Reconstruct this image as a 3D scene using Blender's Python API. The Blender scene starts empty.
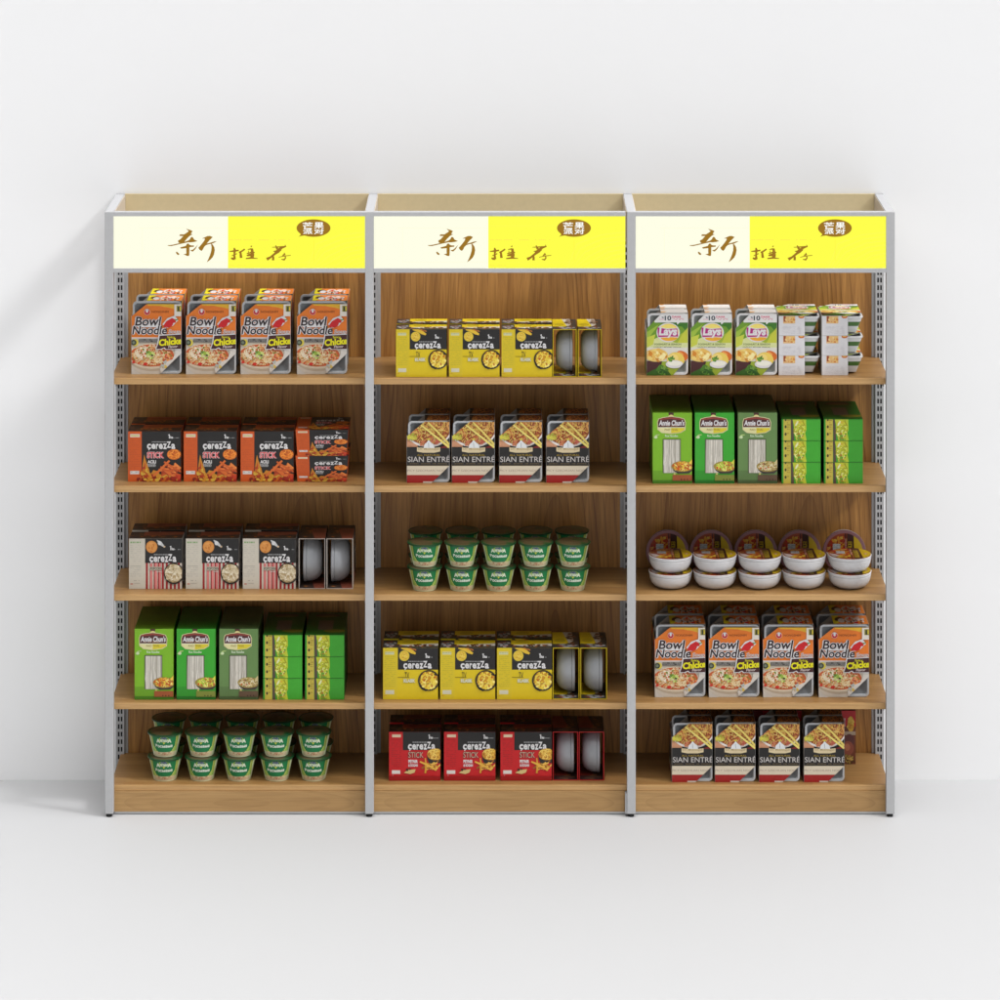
import bpy, math, random
from mathutils import Vector, Matrix

# ------------------------------------------------------------------ measured view
S = 285.8          # pixels per metre of the photograph on the front plane (y = 0)
Z0 = 12.95         # camera distance from the front plane
YH = -411.0        # horizon line (pixels)
GY = 817.5         # ground line on the front plane
HC = (GY - YH) / S # camera height
def rr(y): return Z0 / (Z0 + y)
def wx(px, y=0.0): return (px - 500.0) / (S * rr(y))
def wz(py, y=0.0): return HC - (py - YH) / (S * rr(y))
def depth_at(py, z):
    r = (py - YH) / ((HC - z) * S)
    return Z0 * (1.0 / r - 1.0)

GAIN = 1.0
def lin(v):
    v /= 255.0
    return v / 12.92 if v <= 0.04045 else ((v + 0.055) / 1.055) ** 2.4
def C(r, g, b, gain=None):
    k = GAIN if gain is None else gain
    return tuple(min(0.86, lin(v) * k) for v in (r, g, b))

scene = bpy.context.scene
col = scene.collection

# ------------------------------------------------------------------ materials
def new_mat(name):
    m = bpy.data.materials.new(name); m.use_nodes = True
    nt = m.node_tree
    return m, nt, nt.nodes['Principled BSDF']
def vcol_mat(name, rough=0.5, spec=0.4, emit=0.0, metallic=0.0, bump=0.0):
    m, nt, b = new_mat(name)
    a = nt.nodes.new('ShaderNodeAttribute'); a.attribute_name = 'Col'
    b.inputs['Roughness'].default_value = rough
    b.inputs['Specular IOR Level'].default_value = spec
    b.inputs['Metallic'].default_value = metallic
    if emit:
        b.inputs['Base Color'].default_value = (0, 0, 0, 1); b.inputs['Specular IOR Level'].default_value = 0.0
        nt.links.new(a.outputs['Color'], b.inputs['Emission Color'])
        b.inputs['Emission Strength'].default_value = emit
    else:
        tc = nt.nodes.new('ShaderNodeTexCoord')
        n = nt.nodes.new('ShaderNodeTexNoise'); n.inputs['Scale'].default_value = 60
        n.inputs['Detail'].default_value = 4
        nt.links.new(tc.outputs['Object'], n.inputs['Vector'])
        mr = nt.nodes.new('ShaderNodeMapRange')
        mr.inputs['To Min'].default_value = 0.93; mr.inputs['To Max'].default_value = 1.05
        nt.links.new(n.outputs['Fac'], mr.inputs['Value'])
        mx = nt.nodes.new('ShaderNodeVectorMath'); mx.operation = 'SCALE'
        nt.links.new(a.outputs['Color'], mx.inputs[0]); nt.links.new(mr.outputs['Result'], mx.inputs['Scale'])
        nt.links.new(mx.outputs['Vector'], b.inputs['Base Color'])
        if bump:
            bp = nt.nodes.new('ShaderNodeBump'); bp.inputs['Strength'].default_value = bump
            bp.inputs['Distance'].default_value = 0.002
            n2 = nt.nodes.new('ShaderNodeTexNoise'); n2.inputs['Scale'].default_value = 18
            nt.links.new(tc.outputs['Object'], n2.inputs['Vector'])
            nt.links.new(n2.outputs['Fac'], bp.inputs['Height']); nt.links.new(bp.outputs['Normal'], b.inputs['Normal'])
    return m
M_CARD = vcol_mat('printed_card', 0.42, 0.35, bump=0.25)
M_PLASTIC = vcol_mat('moulded_plastic', 0.35, 0.4)
M_FOIL = vcol_mat('lid_film', 0.28, 0.5, bump=0.6)
M_PAINT = vcol_mat('grey_powder_coat', 0.45, 0.3)
M_SIGN = vcol_mat('backlit_print', 0.5, 0.1, emit=1.0)
M_RUBBER = vcol_mat('black_rubber', 0.6, 0.3)

def wood_mat(name, axis, light, mid, dark, seedv=(0, 0, 0), cath=None, k=1.0):
    """streaky oak; axis = the grain's direction; cath = centre of cathedral arches (x, z)"""
    m, nt, b = new_mat(name)
    N = nt.nodes; L = nt.links
    tc = N.new('ShaderNodeTexCoord')
    def mapping(scale, loc=(0, 0, 0)):
        mp = N.new('ShaderNodeMapping'); mp.inputs['Scale'].default_value = scale
        mp.inputs['Location'].default_value = loc
        L.new(tc.outputs['Object'], mp.inputs['Vector']); return mp
    s = [1.0, 1.0, 1.0]; s[axis] = 0.035
    def sc(q): return tuple(q * v for v in s)
    # fine fibres
    n1 = N.new('ShaderNodeTexNoise'); n1.inputs['Scale'].default_value = 1; n1.inputs['Detail'].default_value = 6
    n1.inputs['Roughness'].default_value = 0.65
    L.new(mapping(sc(150), seedv).outputs['Vector'], n1.inputs['Vector'])
    # broad streaks
    n2 = N.new('ShaderNodeTexNoise'); n2.inputs['Scale'].default_value = 1; n2.inputs['Detail'].default_value = 5
    L.new(mapping(sc(26), seedv).outputs['Vector'], n2.inputs['Vector'])
    # growth rings: sine of a warped stretched radius
    warp = N.new('ShaderNodeTexNoise'); warp.inputs['Scale'].default_value = 1; warp.inputs['Detail'].default_value = 3
    wsc = [3.2, 3.2, 3.2]; wsc[axis] = 1.0
    L.new(mapping(tuple(wsc), seedv).outputs['Vector'], warp.inputs['Vector'])
    cx, cz = cath or (0.1, 0.0)
    if axis == 2:
        # nested arches: sqrt(x^2 + s^2) + k z
        sp = N.new('ShaderNodeSeparateXYZ'); L.new(tc.outputs['Object'], sp.inputs[0])
        def mth(op, a, b_=None, c_=None):
            q = N.new('ShaderNodeMath'); q.operation = op
            for i, v in enumerate((a, b_, c_)):
                if v is None: continue
                if isinstance(v, (int, float)): q.inputs[i].default_value = v
                else: L.new(v, q.inputs[i])
            return q.outputs[0]
        dx = mth('SUBTRACT', sp.outputs['X'], cx)
        ln_out = mth('MULTIPLY_ADD', sp.outputs['Z'], 0.075, mth('SQRT', mth('ADD', mth('MULTIPLY', dx, dx), 0.0016)))
    else:
        mp = mapping((0.13, 1.0, 1.0), (-cx * 0.13, -0.05, -cz))
        ln = N.new('ShaderNodeVectorMath'); ln.operation = 'LENGTH'; L.new(mp.outputs['Vector'], ln.inputs[0]); ln_out = ln.outputs['Value']
    ad = N.new('ShaderNodeMath'); ad.operation = 'MULTIPLY_ADD'
    L.new(warp.outputs['Fac'], ad.inputs[0]); ad.inputs[1].default_value = 0.09 if axis == 2 else 0.04; L.new(ln_out, ad.inputs[2])
    fr = N.new('ShaderNodeMath'); fr.operation = 'MULTIPLY'; L.new(ad.outputs[0], fr.inputs[0]); fr.inputs[1].default_value = 58.0 if axis == 2 else 95.0
    fc = N.new('ShaderNodeMath'); fc.operation = 'FRACT'; L.new(fr.outputs[0], fc.inputs[0])
    fl = N.new('ShaderNodeMath'); fl.operation = 'FLOOR'; L.new(fr.outputs[0], fl.inputs[0])
    wn = N.new('ShaderNodeTexWhiteNoise'); wn.noise_dimensions = '1D'; L.new(fl.outputs[0], wn.inputs['W'])
    p0 = N.new('ShaderNodeMath'); p0.operation = 'POWER'; L.new(fc.outputs[0], p0.inputs[0]); p0.inputs[1].default_value = 3.0
    pw = N.new('ShaderNodeMath'); pw.operation = 'MULTIPLY'; L.new(p0.outputs[0], pw.inputs[0]); L.new(wn.outputs['Value'], pw.inputs[1])
    def mix(a, bb, f):
        q = N.new('ShaderNodeMix'); q.data_type = 'RGBA'
        for i, v in ((6, a), (7, bb)):
            if isinstance(v, tuple): q.inputs[i].default_value = (*v, 1)
            else: L.new(v, q.inputs[i])
        L.new(f, q.inputs[0]); return q.outputs[2]
    def mrange(v, a, c, lo, hi):
        q = N.new('ShaderNodeMapRange'); L.new(v, q.inputs['Value'])
        q.inputs['From Min'].default_value = a; q.inputs['From Max'].default_value = c
        q.inputs['To Min'].default_value = lo; q.inputs['To Max'].default_value = hi
        return q.outputs['Result']
    c1 = mix(light, mid, mrange(n2.outputs['Fac'], 0.35, 0.65, 0, 1))
    mk = N.new('ShaderNodeMath'); mk.operation = 'MULTIPLY'
    L.new(mrange(pw.outputs[0], 0, 1, 0, 0.85), mk.inputs[0]); L.new(mrange(warp.outputs['Fac'], 0.36, 0.58, 0.3, 1.0), mk.inputs[1])
    c2 = mix(c1, dark, mk.outputs[0])
    c3 = mix(c2, dark, mrange(n1.outputs['Fac'], 0.45, 0.75, 0, 0.7))
    L.new(c3, b.inputs['Base Color'])
    b.inputs['Roughness'].default_value = 0.4
    b.inputs['Specular IOR Level'].default_value = 0.35
    bp = N.new('ShaderNodeBump'); bp.inputs['Strength'].default_value = 0.12; bp.inputs['Distance'].default_value = 0.001
    L.new(n1.outputs['Fac'], bp.inputs['Height']); L.new(bp.outputs['Normal'], b.inputs['Normal'])
    return m
BAY_L = wx(109.1)
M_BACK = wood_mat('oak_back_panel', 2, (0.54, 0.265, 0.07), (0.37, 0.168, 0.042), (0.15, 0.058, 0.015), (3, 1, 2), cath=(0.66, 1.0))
M_SHELF_SHADED = wood_mat('oak_shelf_shaded', 0, (0.34, 0.19, 0.068), (0.28, 0.145, 0.048), (0.165, 0.078, 0.024), (7, 2, 5), cath=(0.1, -0.03))  # shelf oak darkened so its colour carries the shade on the tops
M_LIT_LIP = wood_mat('oak_lit_lip', 0, (0.56, 0.34, 0.145), (0.48, 0.28, 0.11), (0.33, 0.18, 0.065), (2, 6, 1), cath=(0.4, 0.3))  # same oak painted lighter, imitating light on the shelf's front lip
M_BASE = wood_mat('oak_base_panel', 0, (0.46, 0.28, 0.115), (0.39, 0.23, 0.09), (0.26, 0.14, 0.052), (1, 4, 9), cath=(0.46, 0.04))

def plain_mat(name, c, rough):
    m, nt, b = new_mat(name)
    tc = nt.nodes.new('ShaderNodeTexCoord'); n = nt.nodes.new('ShaderNodeTexNoise')
    n.inputs['Scale'].default_value = 1.3; n.inputs['Detail'].default_value = 3
    nt.links.new(tc.outputs['Object'], n.inputs['Vector'])
    r = nt.nodes.new('ShaderNodeValToRGB')
    r.color_ramp.elements[0].color = (*[v * 0.985 for v in c], 1); r.color_ramp.elements[1].color = (*c, 1)
    nt.links.new(n.outputs['Fac'], r.inputs['Fac']); nt.links.new(r.outputs['Color'], b.inputs['Base Color'])
    b.inputs['Roughness'].default_value = rough; b.inputs['Specular IOR Level'].default_value = 0.2
    return m

# ------------------------------------------------------------------ mesh builder
def clip_poly(pts, conv):
    """Sutherland-Hodgman against a convex polygon (counter-clockwise)"""
    out = pts
    n = len(conv)
    for i in range(n):
        ax, ay = conv[i]; bx, by = conv[(i + 1) % n]
        ex, ey = bx - ax, by - ay
        def ins(p): return ex * (p[1] - ay) - ey * (p[0] - ax) >= -1e-12
        res = []
        for j in range(len(out)):
            p, q = out[j], out[(j + 1) % len(out)]
            ip, iq = ins(p), ins(q)
            if ip: res.append(p)
            if ip != iq:
                d1 = ex * (p[1] - ay) - ey * (p[0] - ax); d2 = ex * (q[1] - ay) - ey * (q[0] - ax)
                t = d1 / (d1 - d2)
                res.append((p[0] + t * (q[0] - p[0]), p[1] + t * (q[1] - p[1])))
        out = res
        if len(out) < 3: return []
    return out
def ccw(p):
    a = sum(p[i][0] * p[(i + 1) % len(p)][1] - p[(i + 1) % len(p)][0] * p[i][1] for i in range(len(p)))
    return p if a > 0 else p[::-1]

class MB:
    def __init__(self): self.v = []; self.f = []; self.c = []
    def face(self, pts, c):
        n = len(self.v); self.v.extend(tuple(p) for p in pts); self.f.append(tuple(range(n, n + len(pts)))); self.c.append(c)
    def box(self, x0, x1, y0, y1, z0, z1, c, bev=0.0):
        n = len(self.v)
        self.v += [(x0, y0, z0), (x1, y0, z0), (x1, y1, z0), (x0, y1, z0), (x0, y0, z1), (x1, y0, z1), (x1, y1, z1), (x0, y1, z1)]
        for q in ((0, 3, 2, 1), (4, 5, 6, 7), (0, 1, 5, 4), (1, 2, 6, 5), (2, 3, 7, 6), (3, 0, 4, 7)):
            self.f.append(tuple(n + i for i in q)); self.c.append(c)
    def prism(self, poly, axis, a0, a1, c):
        """poly in the two other axes, extruded along axis"""
        def P(p, a):
            if axis == 1: return (p[0], a, p[1])
            if axis == 0: return (a, p[0], p[1])
            return (p[0], p[1], a)
        n = len(self.v); k = len(poly)
        self.v += [P(p, a0) for p in poly] + [P(p, a1) for p in poly]
        self.f.append(tuple(range(n, n + k))); self.c.append(c)
        self.f.append(tuple(range(n + 2 * k - 1, n + k - 1, -1))); self.c.append(c)
        for i in range(k):
            j = (i + 1) % k
            self.f.append((n + i, n + k + i, n + k + j, n + j)); self.c.append(c)
    def lathe(self, prof, c, seg=40, cfun=None, axis='z', closed=False):
        n = len(self.v)
        for r, z in prof:
            for i in range(seg):
                a = 2 * math.pi * i / seg
                self.v.append((r * math.cos(a), r * math.sin(a), z) if axis == 'z' else (r * math.cos(a), z, r * math.sin(a)))
        for k in range(len(prof) - 1):
            for i in range(seg):
                j = (i + 1) % seg
                self.f.append((n + k * seg + i, n + k * seg + j, n + (k + 1) * seg + j, n + (k + 1) * seg + i))
                self.c.append(cfun((i + .5) / seg, k) if cfun else c)
    def build(self, name, mat, parent=None, bevel=0.0, smooth=False):
        me = bpy.data.meshes.new(name); me.from_pydata(self.v, [], self.f)
        at = me.color_attributes.new('Col', 'FLOAT_COLOR', 'CORNER')
        buf = []
        for p, c in zip(self.f, self.c): buf.extend((c[0], c[1], c[2], 1.0) * len(p))
        at.data.foreach_set('color', buf)
        me.materials.append(mat)
        if smooth:
            me.polygons.foreach_set('use_smooth', [True] * len(me.polygons))
        me.update()
        o = bpy.data.objects.new(name, me); col.objects.link(o)
        if parent: o.parent = parent
        if bevel:
            b = o.modifiers.new('bevel', 'BEVEL'); b.width = bevel; b.segments = 2; b.limit_method = 'ANGLE'
        if smooth:
            try: me.set_sharp_from_angle(angle=math.radians(35))
            except Exception: pass
        return o

# ------------------------------------------------------------------ lettering
_tc = {}
def glyphs(s, bold=0.0):
    k = (s, bold)
    if k in _tc: return _tc[k]
    cu = bpy.data.curves.new('t', 'FONT'); cu.body = s; cu.size = 1.0; cu.offset = bold; cu.resolution_u = 3
    o = bpy.data.objects.new('t', cu); col.objects.link(o)
    dg = bpy.context.evaluated_depsgraph_get(); dg.update()
    me = o.evaluated_get(dg).to_mesh()
    vs = [(v.co.x, v.co.y) for v in me.vertices]
    tr = [[vs[i] for i in p.vertices] for p in me.polygons]
    xs = [p[0] for t in tr for p in t] or [0, 1]; ys = [p[1] for t in tr for p in t] or [0, 1]
    x0, x1, y0, y1 = min(xs), max(xs), min(ys), max(ys)
    tr = [[((p[0] - x0) / max(1e-6, x1 - x0), (p[1] - y0) / max(1e-6, y1 - y0)) for p in t] for t in tr]
    bpy.data.objects.remove(o); bpy.data.curves.remove(cu)
    _tc[k] = tr
    return tr

class Print:
    """flat artwork: traced in pixel coordinates (y down) of the face rectangle x0..x1, y0..y1; stored as u, v in 0..1 (v up)"""
    def __init__(self, x0, y0, x1, y1, base, clip=None, seed=1):
        self.r = (x0, y0, x1, y1); self.items = []; self.rng = random.Random(seed)
        self.clip = ccw([self.uv(p) for p in clip]) if clip else [(0, 0), (1, 0), (1, 1), (0, 1)]
        self.items.append((list(self.clip), base, 0.0)); self.h = 0.00006
    def uv(self, p):
        x0, y0, x1, y1 = self.r
        return ((p[0] - x0) / (x1 - x0), (y1 - p[1]) / (y1 - y0))
    def _add(self, pts, c):
        q = clip_poly([self.uv(p) for p in pts], self.clip)
        if len(q) >= 3: self.items.append((q, c, self.h))
    def up(self, d=0.00005): self.h += d
    def poly(self, pts, c): self.up(); self._add(pts, c)
    def rect(self, x0, y0, x1, y1, c): self.poly([(x0, y0), (x1, y0), (x1, y1), (x0, y1)], c)
    def ell(self, cx, cy, rx, ry, c, n=24, rot=0, d=0.00005):
        self.up(d); ca, sa = math.cos(rot), math.sin(rot)
        self._add([(cx + rx * math.cos(t) * ca - ry * math.sin(t) * sa, cy + rx * math.cos(t) * sa + ry * math.sin(t) * ca)
                   for t in [2 * math.pi * i / n for i in range(n)]], c)
    def stroke(self, pts, ws, c, d=0.00003):
        self.up(d)
        if not isinstance(ws, (list, tuple)): ws = [ws] * len(pts)
        L = []; R = []
        for i, p in enumerate(pts):
            a = pts[max(0, i - 1)]; b = pts[min(len(pts) - 1, i + 1)]
            dx, dy = b[0] - a[0], b[1] - a[1]; m = math.hypot(dx, dy) or 1
            nx, ny = -dy / m * ws[i] / 2, dx / m * ws[i] / 2
            L.append((p[0] + nx, p[1] + ny)); R.append((p[0] - nx, p[1] - ny))
        for i in range(len(pts) - 1): self._add([L[i], L[i + 1], R[i + 1], R[i]], c)
    def text(self, s, x0, y0, x1, y1, c, bold=0.0, shear=0.0, rise=0.0):
        """letters stretched into the box; rise = upward slope across the box"""
        self.up()
        w, h = x1 - x0, y1 - y0
        for t in glyphs(s, bold):
            self._add([(x0 + p[0] * w + shear * p[1] * h, y1 - p[1] * h - rise * p[0] * w) for p in t], c)
    def texto(self, s, x0, y0, x1, y1, c, oc, o=0.04, bold=0.0, shear=0.0, rise=0.0, grow=3):
        self.text(s, x0 - grow, y0 - grow, x1 + grow, y1 + grow, oc, bold + o, shear, rise)
        self.text(s, x0, y0, x1, y1, c, bold, shear, rise)
    def fine(self, x0, y0, x1, y1, rows, c, dens=0.8, th=0.45):
        """rows of unreadably small words"""
        rg = self.rng; self.up(); rh = (y1 - y0) / rows
        for k in range(rows):
            x = x0
            while x < x1:
                w = rg.uniform(0.4, 1.6) * rh
                if rg.random() < dens: self._add([(x, y0 + k * rh), (min(x1, x + w), y0 + k * rh), (min(x1, x + w), y0 + (k + th) * rh), (x, y0 + (k + th) * rh)], c)
                x += w + 0.3 * rh
    def blobs(self, cx, cy, rx, ry, n, size, cols, stretch=1.6, d=0.00001):
        rg = self.rng
        for i in range(n):
            a = rg.uniform(0, 2 * math.pi); q = math.sqrt(rg.random())
            x, y = cx + rx * q * math.cos(a), cy + ry * q * math.sin(a)
            s = size * rg.uniform(0.6, 1.3)
            self.ell(x, y, s * stretch, s, rg.choice(cols), 7, rg.uniform(0, 3.14), d)
    def noodles(self, cx, cy, rx, ry, n, w, cols, ln=0.5, d=0.00001):
        rg = self.rng
        for i in range(n):
            a = rg.uniform(0, 2 * math.pi); q = math.sqrt(rg.random())
            x, y = cx + rx * q * math.cos(a), cy + ry * q * math.sin(a)
            t = rg.uniform(0, 6.28); cu = rg.uniform(-0.7, 0.7); st = ln * min(rx, ry) / 4; pts = []
            for k in range(6):
                if ((x - cx) / rx) ** 2 + ((y - cy) / ry) ** 2 > 1.02: break
                pts.append((x, y)); x += st * math.cos(t); y += st * math.sin(t); t += cu
            if len(pts) > 1: self.stroke(pts, w * rg.uniform(0.7, 1.3), rg.choice(cols), d)
    def stamp(self, mb, o, u, v, n):
        """lay the artwork on a rectangle: origin o, edge vectors u, v, outward normal n"""
        o, u, v, n = Vector(o), Vector(u), Vector(v), Vector(n)
        for pts, c, h in self.items: mb.face([o + u * p[0] + v * p[1] + n * (h + 0.0003) for p in pts], c)
    def wrap(self, mb, fn):
        for pts, c, h in self.items: mb.face([fn(p[0], p[1], h) for p in pts], c)

# colours that recur
BLK = C(34, 32, 31); WHT = C(214, 212, 212); GRY = C(150, 150, 152)
YEL = C(208, 182, 20); ORG = C(196, 84, 30); RED = C(186, 24, 28)

# ------------------------------------------------------------------ artwork: noodle bowl pack
def art_noodle():
    P = Print(48, 72, 664, 950, C(226, 122, 40), clip=[(235, 72), (664, 72), (664, 690), (400, 950), (48, 950), (48, 225)], seed=4)
    P.poly([(240, 72), (664, 72), (664, 260), (610, 190), (520, 125), (400, 95), (250, 90)], C(226, 176, 50))
    P.ell(420, 330, 310, 225, C(230, 122, 40), 40)
    P.rect(48, 500, 664, 950, C(196, 186, 172))
    P.rect(48, 490, 664, 500, WHT)
    # bowl of soup
    P.ell(300, 735, 300, 178, C(176, 160, 140), 40); P.ell(300, 722, 292, 160, C(206, 192, 168), 40)
    P.ell(300, 716, 276, 140, C(190, 88, 44), 40)
    P.noodles(290, 712, 268, 134, 120, 9, [C(226, 200, 150), C(214, 176, 120), C(230, 212, 176), C(200, 120, 66)], 1.1)
    P.noodles(190, 690, 110, 80, 26, 12, [C(232, 222, 200), C(224, 208, 180)], 1.3)
    P.blobs(300, 725, 250, 120, 60, 9, [C(200, 70, 36), C(214, 150, 80), C(184, 100, 50), C(120, 130, 50)])
    P.blobs(285, 712, 60, 45, 22, 13, [C(140, 168, 60), C(96, 130, 44), C(196, 206, 120)])
    P.blobs(500, 745, 60, 50, 18, 11, [C(214, 96, 52), C(226, 150, 90)])
    P.ell(222, 820, 28, 18, C(196, 40, 28), 12); P.ell(75, 800, 22, 14, C(196, 40, 28), 12); P.ell(305, 712, 16, 10, C(50, 60, 30), 10)
    P.poly([(48, 870), (90, 905), (160, 950), (48, 950)], C(196, 190, 182))
    P.poly([(664, 640), (664, 690), (415, 935), (400, 880), (470, 800), (560, 760), (590, 690), (590, 640)], C(204, 198, 190))
    P.blobs(475, 835, 45, 40, 12, 14, [C(206, 176, 90), C(170, 176, 170), C(196, 150, 80)])
    # left seals
    P.rect(140, 508, 385, 548, C(66, 62, 58)); P.fine(150, 514, 372, 544, 2, C(176, 172, 166))
    P.ell(92, 553, 42, 44, C(208, 190, 70)); P.ell(75, 552, 36, 36, C(56, 60, 50)); P.ell(75, 552, 18, 18, C(110, 120, 100))
    # emblem and maker's line
    P.ell(241, 168, 36, 38, WHT); P.ell(241, 170, 33, 33, C(190, 30, 48)); P.ell(241, 160, 14, 20, WHT, 14); P.poly([(225, 140), (241, 128), (258, 140), (241, 176)], WHT)
    P.text('NONGSHIM', 300, 155, 510, 180, C(96, 50, 28), 0.0)
    # corner panel
    P.rect(580, 72, 664, 222, C(226, 218, 206)); P.rect(608, 90, 664, 165, C(150, 140, 60)); P.rect(622, 100, 645, 160, C(60, 66, 34)); P.rect(645, 100, 664, 150, C(214, 190, 50))
    # pepper
    P.stroke([(452, 345), (520, 285), (585, 255), (612, 290)], [60, 92, 84, 40], WHT); P.stroke([(480, 350), (545, 310), (580, 285)], [50, 70, 50], WHT)
    P.stroke([(452, 352), (500, 315), (560, 275), (600, 285)], [30, 74, 66, 34], C(196, 28, 34))
    P.ell(520, 325, 50, 34, C(196, 28, 34), 18, -0.6)
    P.stroke([(588, 268), (612, 268), (628, 255)], [16, 12, 8], C(70, 140, 60))
    # name
    for dx, dy in ((-9, 0), (9, 0), (0, 9), (0, -9)):
        P.text('Bowl', 92 + dx, 232 + dy, 402 + dx, 342 + dy, WHT, 0.03, 0.12)
        P.text('Noodle', 58 + dx, 345 + dy, 478 + dx, 448 + dy, WHT, 0.03, 0.12)
    P.rect(120, 320, 400, 360, WHT)
    P.text('Bowl', 92, 228, 402, 342, C(44, 26, 28), 0.02, 0.16); P.text('Noodle', 56, 343, 484, 450, C(44, 26, 28), 0.02, 0.16)
    P.texto('Soup', 508, 392, 650, 448, C(150, 140, 136), WHT, 0.04, 0, 0.15, grow=5)
    # flavour flag
    P.poly([(385, 455), (664, 440), (664, 645), (600, 640), (470, 640), (450, 622), (420, 640), (345, 640), (370, 560)], WHT)
    P.poly([(398, 465), (664, 450), (664, 632), (560, 634), (480, 634), (455, 612), (410, 632), (356, 632), (382, 560)], C(62, 28, 30))
    P.text('Spicy', 490, 468, 588, 505, C(206, 200, 30), 0.02)
    P.text('Chicken', 388, 512, 722, 598, C(222, 214, 20), 0.045, 0, 0.1)
    P.text('Flavor', 505, 588, 622, 622, C(196, 180, 176), 0.03, 0.1, 0.06)
    return P
def art_noodle_top():
    P = Print(0, 0, 300, 100, C(232, 132, 56), seed=8)
    P.poly([(0, 0), (60, 0), (30, 100), (0, 100)], C(220, 204, 40)); P.ell(60, 50, 40, 30, C(60, 40, 30)); P.ell(75, 60, 30, 25, WHT)
    P.ell(150, 50, 44, 34, WHT); P.ell(150, 50, 30, 20, C(200, 150, 120)); P.ell(225, 40, 36, 24, C(236, 210, 200)); P.blobs(180, 60, 110, 36, 14, 10, [WHT, C(214, 60, 40), C(232, 150, 80), C(110, 70, 50)])
    P.ell(200, 85, 20, 10, C(200, 30, 34)); P.ell(20, 78, 30, 14, C(226, 214, 40))
    return P
def art_noodle_side():
    P = Print(0, 0, 100, 300, C(226, 110, 44), seed=9)
    P.rect(0, 95, 100, 300, C(52, 30, 26)); P.poly([(0, 60), (100, 20), (100, 110), (0, 150)], C(120, 50, 30)); P.rect(0, 150, 100, 190, C(70, 66, 40))
    P.fine(20, 170, 90, 280, 10, C(120, 100, 80)); P.rect(20, 30, 70, 60, C(210, 60, 40)); P.poly([(0, 0), (40, 0), (0, 60)], C(232, 200, 60))
    return P
# ------------------------------------------------------------------ artwork: stir fry entree pack
def art_entree():
    P = Print(45, 58, 662, 955, BLK, clip=[(300, 58), (662, 58), (662, 705), (405, 955), (45, 955), (45, 268)], seed=14)
    P.rect(45, 290, 200, 430, C(196, 140, 106))
    P.ell(355, 150, 345, 285, C(224, 216, 208), 48); P.ell(355, 140, 330, 262, C(150, 78, 36), 48)
    P.noodles(355, 140, 325, 255, 230, 13, [C(210, 174, 84), C(222, 196, 112), C(200, 150, 70), C(176, 92, 44), C(214, 160, 84), C(130, 60, 30)], 0.75)
    P.blobs(330, 200, 300, 170, 90, 10, [C(190, 100, 60), C(214, 180, 80), C(150, 60, 34), C(206, 150, 90)])
    P.blobs(110, 280, 70, 50, 16, 16, [C(196, 188, 76), C(186, 172, 60), C(160, 160, 56)])
    P.ell(75, 280, 28, 26, C(200, 192, 70), 12); P.blobs(450, 350, 70, 45, 26, 10, [C(180, 90, 70), C(190, 110, 80), C(196, 130, 90)])
    P.blobs(270, 370, 40, 45, 14, 12, [C(176, 90, 60), C(190, 116, 80)])
    P.stroke([(662, 60), (630, 110), (662, 180)], [40, 30, 20], C(206, 150, 80))
    P.rect(45, 430, 662, 955, BLK)
    P.poly([(530, 430), (662, 380), (662, 440), (530, 440)], C(110, 30, 28))
    P.stroke([(240, 95), (430, 245), (662, 432)], [22, 28, 34], C(224, 206, 110)); P.stroke([(350, 60), (500, 210), (662, 392)], [24, 28, 32], C(218, 196, 100))
    # cook's crest
    P.poly([(285, 440), (300, 385), (330, 360), (360, 320), (395, 360), (430, 385), (446, 440)], C(214, 216, 216))
    P.stroke([(358, 360), (362, 430)], 8, C(150, 150, 156)); P.poly([(350, 300), (370, 300), (380, 325), (340, 325)], C(206, 190, 60))
    P.poly([(190, 430), (290, 440), (440, 440), (528, 430), (528, 492), (440, 510), (280, 510), (190, 492)], C(206, 188, 150))
    P.text('Dr. McDougall', 210, 440, 510, 478, C(150, 130, 96), 0.01)
    P.text('ALL NATURAL', 192, 532, 530, 560, C(150, 124, 30), 0.01)
    P.text('SIAN ENTRÉ', 56, 548, 668, 648, C(196, 190, 186), 0.0)
    P.fine(45, 668, 662, 688, 1, C(110, 92, 60))
    P.rect(45, 700, 662, 706, C(120, 100, 60)); P.rect(45, 706, 662, 840, C(206, 194, 172))
    P.text('PICY SZECHUAN NOODLE', 50, 758, 700, 790, C(150, 130, 116), 0.005)
    P.rect(45, 840, 662, 955, C(150, 28, 26)); P.rect(280, 935, 420, 955, C(196, 190, 180))
    return P
def art_entree_top():
    P = Print(0, 0, 300, 100, C(90, 46, 24), seed=15)
    P.noodles(160, 50, 150, 60, 50, 8, [C(180, 110, 50), C(150, 80, 40), C(120, 50, 30), C(200, 140, 70)], 0.8); P.poly([(0, 0), (50, 0), (20, 100), (0, 100)], BLK)
    return P
def art_entree_side():
    P = Print(0, 0, 100, 300, BLK, seed=16)
    P.rect(0, 0, 100, 90, C(120, 66, 34)); P.noodles(50, 45, 60, 50, 40, 7, [C(190, 140, 60), C(150, 80, 40)], 1); P.rect(0, 220, 100, 262, C(190, 176, 150)); P.rect(0, 262, 100, 300, C(130, 26, 24)); P.fine(10, 110, 90, 205, 9, C(120, 110, 96))
    return P
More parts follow.
